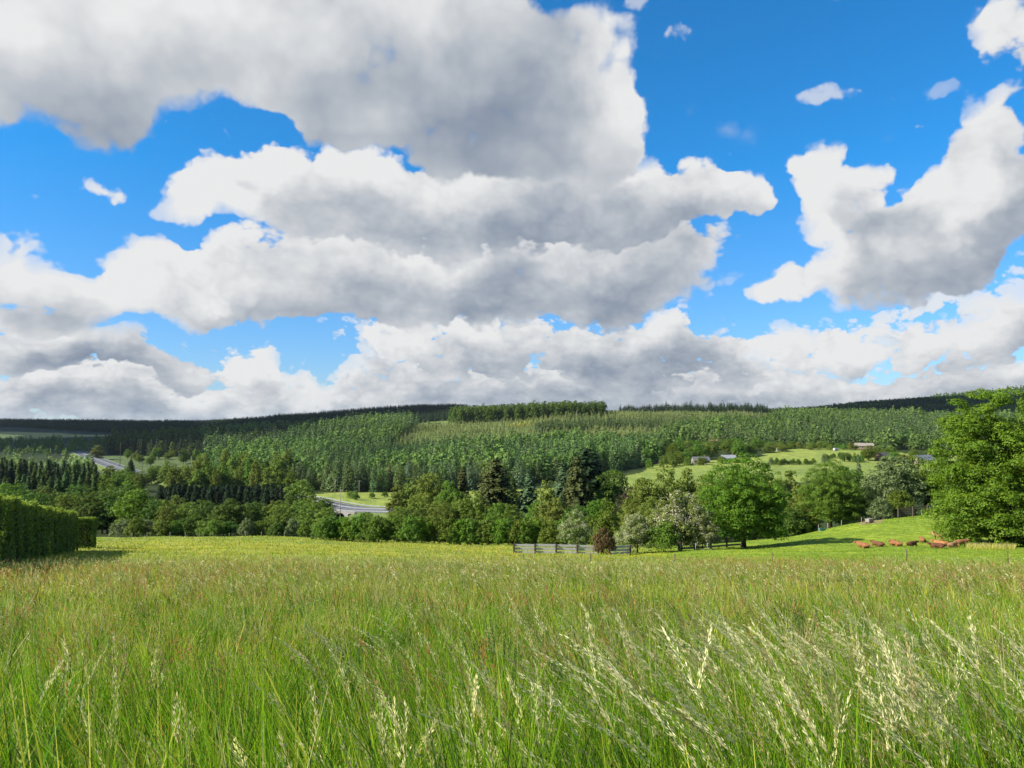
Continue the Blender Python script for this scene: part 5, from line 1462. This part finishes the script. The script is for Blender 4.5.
def cloud_layer(below, prev, blobs, scale, soft0, soft1, rough, reach, dark, seed):
    """one bank of cloud laid over what is behind it; light is absorbed on the way in from the upper left"""
    def bank(w0, full):
        acc = None
        for cx, cy, rx, ry, amp, b in blobs:
            a, e = px_dir(cx, cy)
            ra, re = rx / F * math.cos(a) ** 2, ry / F * math.cos(a)
            q = nt.vec('MULTIPLY_ADD', w0, (1 / ra, 1 / re, 0), (-a / ra, -e / re, 0))
            wgt = nt.rng(nt.vec('LENGTH', q), .30, 1.30, 1.0, 0.0, 'SMOOTHSTEP')
            if full:
                t_ = nt.vec('SCALE', (max(amp, 0) * b, max(amp, 0), amp), scale=wgt)
                acc = t_ if acc is None else nt.vec('ADD', acc, t_)
            else:
                acc = nt.math('MULTIPLY_ADD', wgt, amp, acc if acc is not None else 0.0)
        if not full: return None, None, acc
        s = nt.node('ShaderNodeSeparateXYZ'); nt.l.new(acc, s.inputs[0]); return s.outputs
    p0 = nt.vec('ADD', PN, (seed * 3.7, seed * 1.9, 0))
    def field(off, octs, puffs):
        o3 = (off[0], off[1], 0)
        w0 = nt.vec('ADD', warp, o3) if off[0] else warp
        SB, SP, SW = bank(w0, puffs)
        p = nt.vec('ADD', p0, (off[0], off[1] * 1.3, 0)) if off[0] else p0
        l = nt.noise(p, scale, octs, rough, '2D').outputs[0]
        if puffs:
            v = nt.node('ShaderNodeTexVoronoi', voronoi_dimensions='2D', feature='F1')
            nt.put(v.inputs['Vector'], p); v.inputs['Scale'].default_value = scale * 2.3
            v.inputs['Detail'].default_value = 2.0; v.inputs['Roughness'].default_value = .5; v.inputs['Lacunarity'].default_value = 2.4
            l = nt.math('MULTIPLY_ADD', v.outputs['Distance'], -.36, nt.math('ADD', l, .17))
        W = nt.math('MINIMUM', nt.math('MULTIPLY_ADD', OUT, .8, SW), 1.45)
        return nt.math('MULTIPLY_ADD', nt.math('SUBTRACT', l, .5), 1.9, nt.math('SUBTRACT', W, .50)), SB, SP, SW, l
    D, SB, SP, SW, l0 = field((0, 0), 8, True)
    st = .50 / scale
    Dk = field((-.5 * st, .86 * st), 6, False)[0]
    lit = nt.rng(nt.math('MULTIPLY_ADD', D, .35, Dk), -.45, 1.8 / reach, 1.0, 0.0, 'SMOOTHSTEP')
    alpha = nt.math('MULTIPLY', nt.rng(D, soft0, soft1, 0.0, 1.0, 'SMOOTHSTEP'), nt.rng(nt.math('ADD', SW, OUT), .35, .95, .30, 1.0))
    bb = nt.math('DIVIDE', SB, nt.math('MAXIMUM', SP, .3))
    lum = nt.math('MULTIPLY_ADD', nt.math('SUBTRACT', lit, .45), dark, nt.math('MULTIPLY_ADD', bb, .60, .335))
    lum = nt.math('MULTIPLY_ADD', nt.math('SUBTRACT', l0, .52), .75, lum)        # inner puffs
    ramp = nt.node('ShaderNodeValToRGB'); cr = ramp.color_ramp; nt.l.new(lum, ramp.inputs[0])
    cr.elements[0].position, cr.elements[0].color = STOPS[0][0], C4(STOPS[0][1]); cr.elements[1].position, cr.elements[1].color = STOPS[-1][0], C4(STOPS[-1][1])
    for p_, c_ in STOPS[1:-1]: cr.elements.new(p_).color = C4(c_)
    return nt.mix(alpha, below, nt.vec('SCALE', ramp.outputs[0], scale=CLOUDGAIN / BG)), None
BG = .10
tint = nt.mix(1.0, sky.outputs[0], nt.mix(nt.rng(el, .02, .32), (.40, .52, .74, 1), C4(SKYTINT)), 'MULTIPLY')
mx, prev = tint, None
for L in LAYERS: mx, prev = cloud_layer(mx, prev, *L)
bg = nt.node('ShaderNodeBackground'); bg.inputs['Strength'].default_value = BG; nt.l.new(mx, bg.inputs['Color'])
wo = nt.node('ShaderNodeOutputWorld'); nt.l.new(bg.outputs[0], wo.inputs['Surface'])
w.cycles.sampling_method = 'NONE'

# ------------------------------------------------------------------ added clouds, unseen outside the picture, placed to shade the far hills
def cumulus(areas, hgt, thick, seed):
    """lumpy flat-based cloud whose shadow lies on the given ground discs (x, y, radius x, radius y, ground height)"""
    g = np.random.default_rng(seed); bm = bmesh.new()
    for x, y, rx, ry, z in areas:
        k = (hgt - z) / SUN.z
        cx, cy = x + SUN.x * k, y + SUN.y * k
        for j in range(46):
            a = g.uniform(0, 6.283); r = math.sqrt(g.uniform()) * .92
            s = g.uniform(.16, .34) * min(rx, ry)
            m = Matrix.Translation((cx + rx * r * math.cos(a), cy + ry * r * math.sin(a), hgt + thick * .25 * g.uniform(0, 1) * (1 - r))) @ Matrix.Diagonal((s * g.uniform(1, 1.6), s * g.uniform(1, 1.4), thick * g.uniform(.35, .8) * (1.1 - r * .6), 1))
            bmesh.ops.create_icosphere(bm, subdivisions=3, radius=1.0, matrix=m)
    for v in bm.verts:
        if v.co.z < hgt - thick * .12: v.co.z = hgt - thick * .12 + (v.co.z - hgt) * .08      # flat base
        q = v.co / (thick * .5)
        v.co += Vector((math.sin(q.y * 3.1 + q.z), math.sin(q.x * 2.7 - q.z), .6 * math.sin(q.x * 3.7 + q.y * 2.9))) * thick * .06
    for f in bm.faces: f.smooth = True
    me = bpy.data.meshes.new('cloud'); bm.to_mesh(me); bm.free()
    me.materials.append(M['cloud'])
    tag(link('cloud', me), kind='structure')
M['cloud'] = plain('shade_cloud', (.80, .80, .80), 1.0, 0.0, 0, var=.03, scale=.002, bstr=0)
cumulus([(-1500, 2250, 1050, 620, 10), (-620, 1350, 300, 330, -25), (-330, 1760, 330, 190, 12)], 1500, 260, 3)
cumulus([(900, 2050, 520, 420, 50), (1500, 2200, 500, 420, 60)], 1500, 220, 4)

# ------------------------------------------------------------------ air between the viewer and the far hills
mb = MB(); mb.box((0, 2600, 20), (15000, 17000, 260)); hz = bpy.data.materials.new('haze_air'); hz.use_nodes = True
hn = NT(hz.node_tree); hz.node_tree.nodes.clear()
vp = hn.node('ShaderNodeVolumePrincipled'); vp.inputs['Color'].default_value = (.80, .90, 1.0, 1); vp.inputs['Density'].default_value = HAZE
vp.inputs['Anisotropy'].default_value = .25
ho = hn.node('ShaderNodeOutputMaterial'); hn.l.new(vp.outputs[0], ho.inputs['Volume'])
if HAZE > 0: tag(mb.build('haze', hz), 'thin blue air lying over the valley', 'haze', kind='stuff')

# ------------------------------------------------------------------ camera and output
cd = bpy.data.cameras.new('camera'); cam = bpy.data.objects.new('camera', cd); COL.objects.link(cam)
cd.sensor_width = 36.0; cd.lens = 36.0 * F / 1024.0
cd.clip_start = .05; cd.clip_end = 40000
cam.location = (0, 0, CAMZ); cam.rotation_euler = (math.pi / 2 + PITCH, 0, 0)
scene.camera = cam
vs = scene.view_settings; vs.view_transform = 'Standard'; vs.look = 'None'; vs.exposure = EXPO; vs.gamma = 1; vs.use_curve_mapping = False
scene.render.film_transparent = False
cy = scene.cycles
cy.max_bounces = 6; cy.diffuse_bounces = 2; cy.glossy_bounces = 2; cy.transmission_bounces = 4; cy.transparent_max_bounces = 4; cy.volume_bounces = 1
cy.use_denoising = True; cy.denoiser = 'OPENIMAGEDENOISE'; cy.denoising_input_passes = 'RGB_ALBEDO_NORMAL'; cy.denoising_prefilter = 'ACCURATE'
cy.use_adaptive_sampling = True; cy.adaptive_threshold = .015; cy.adaptive_min_samples = 20
cy.caustics_reflective = False; cy.caustics_refractive = False
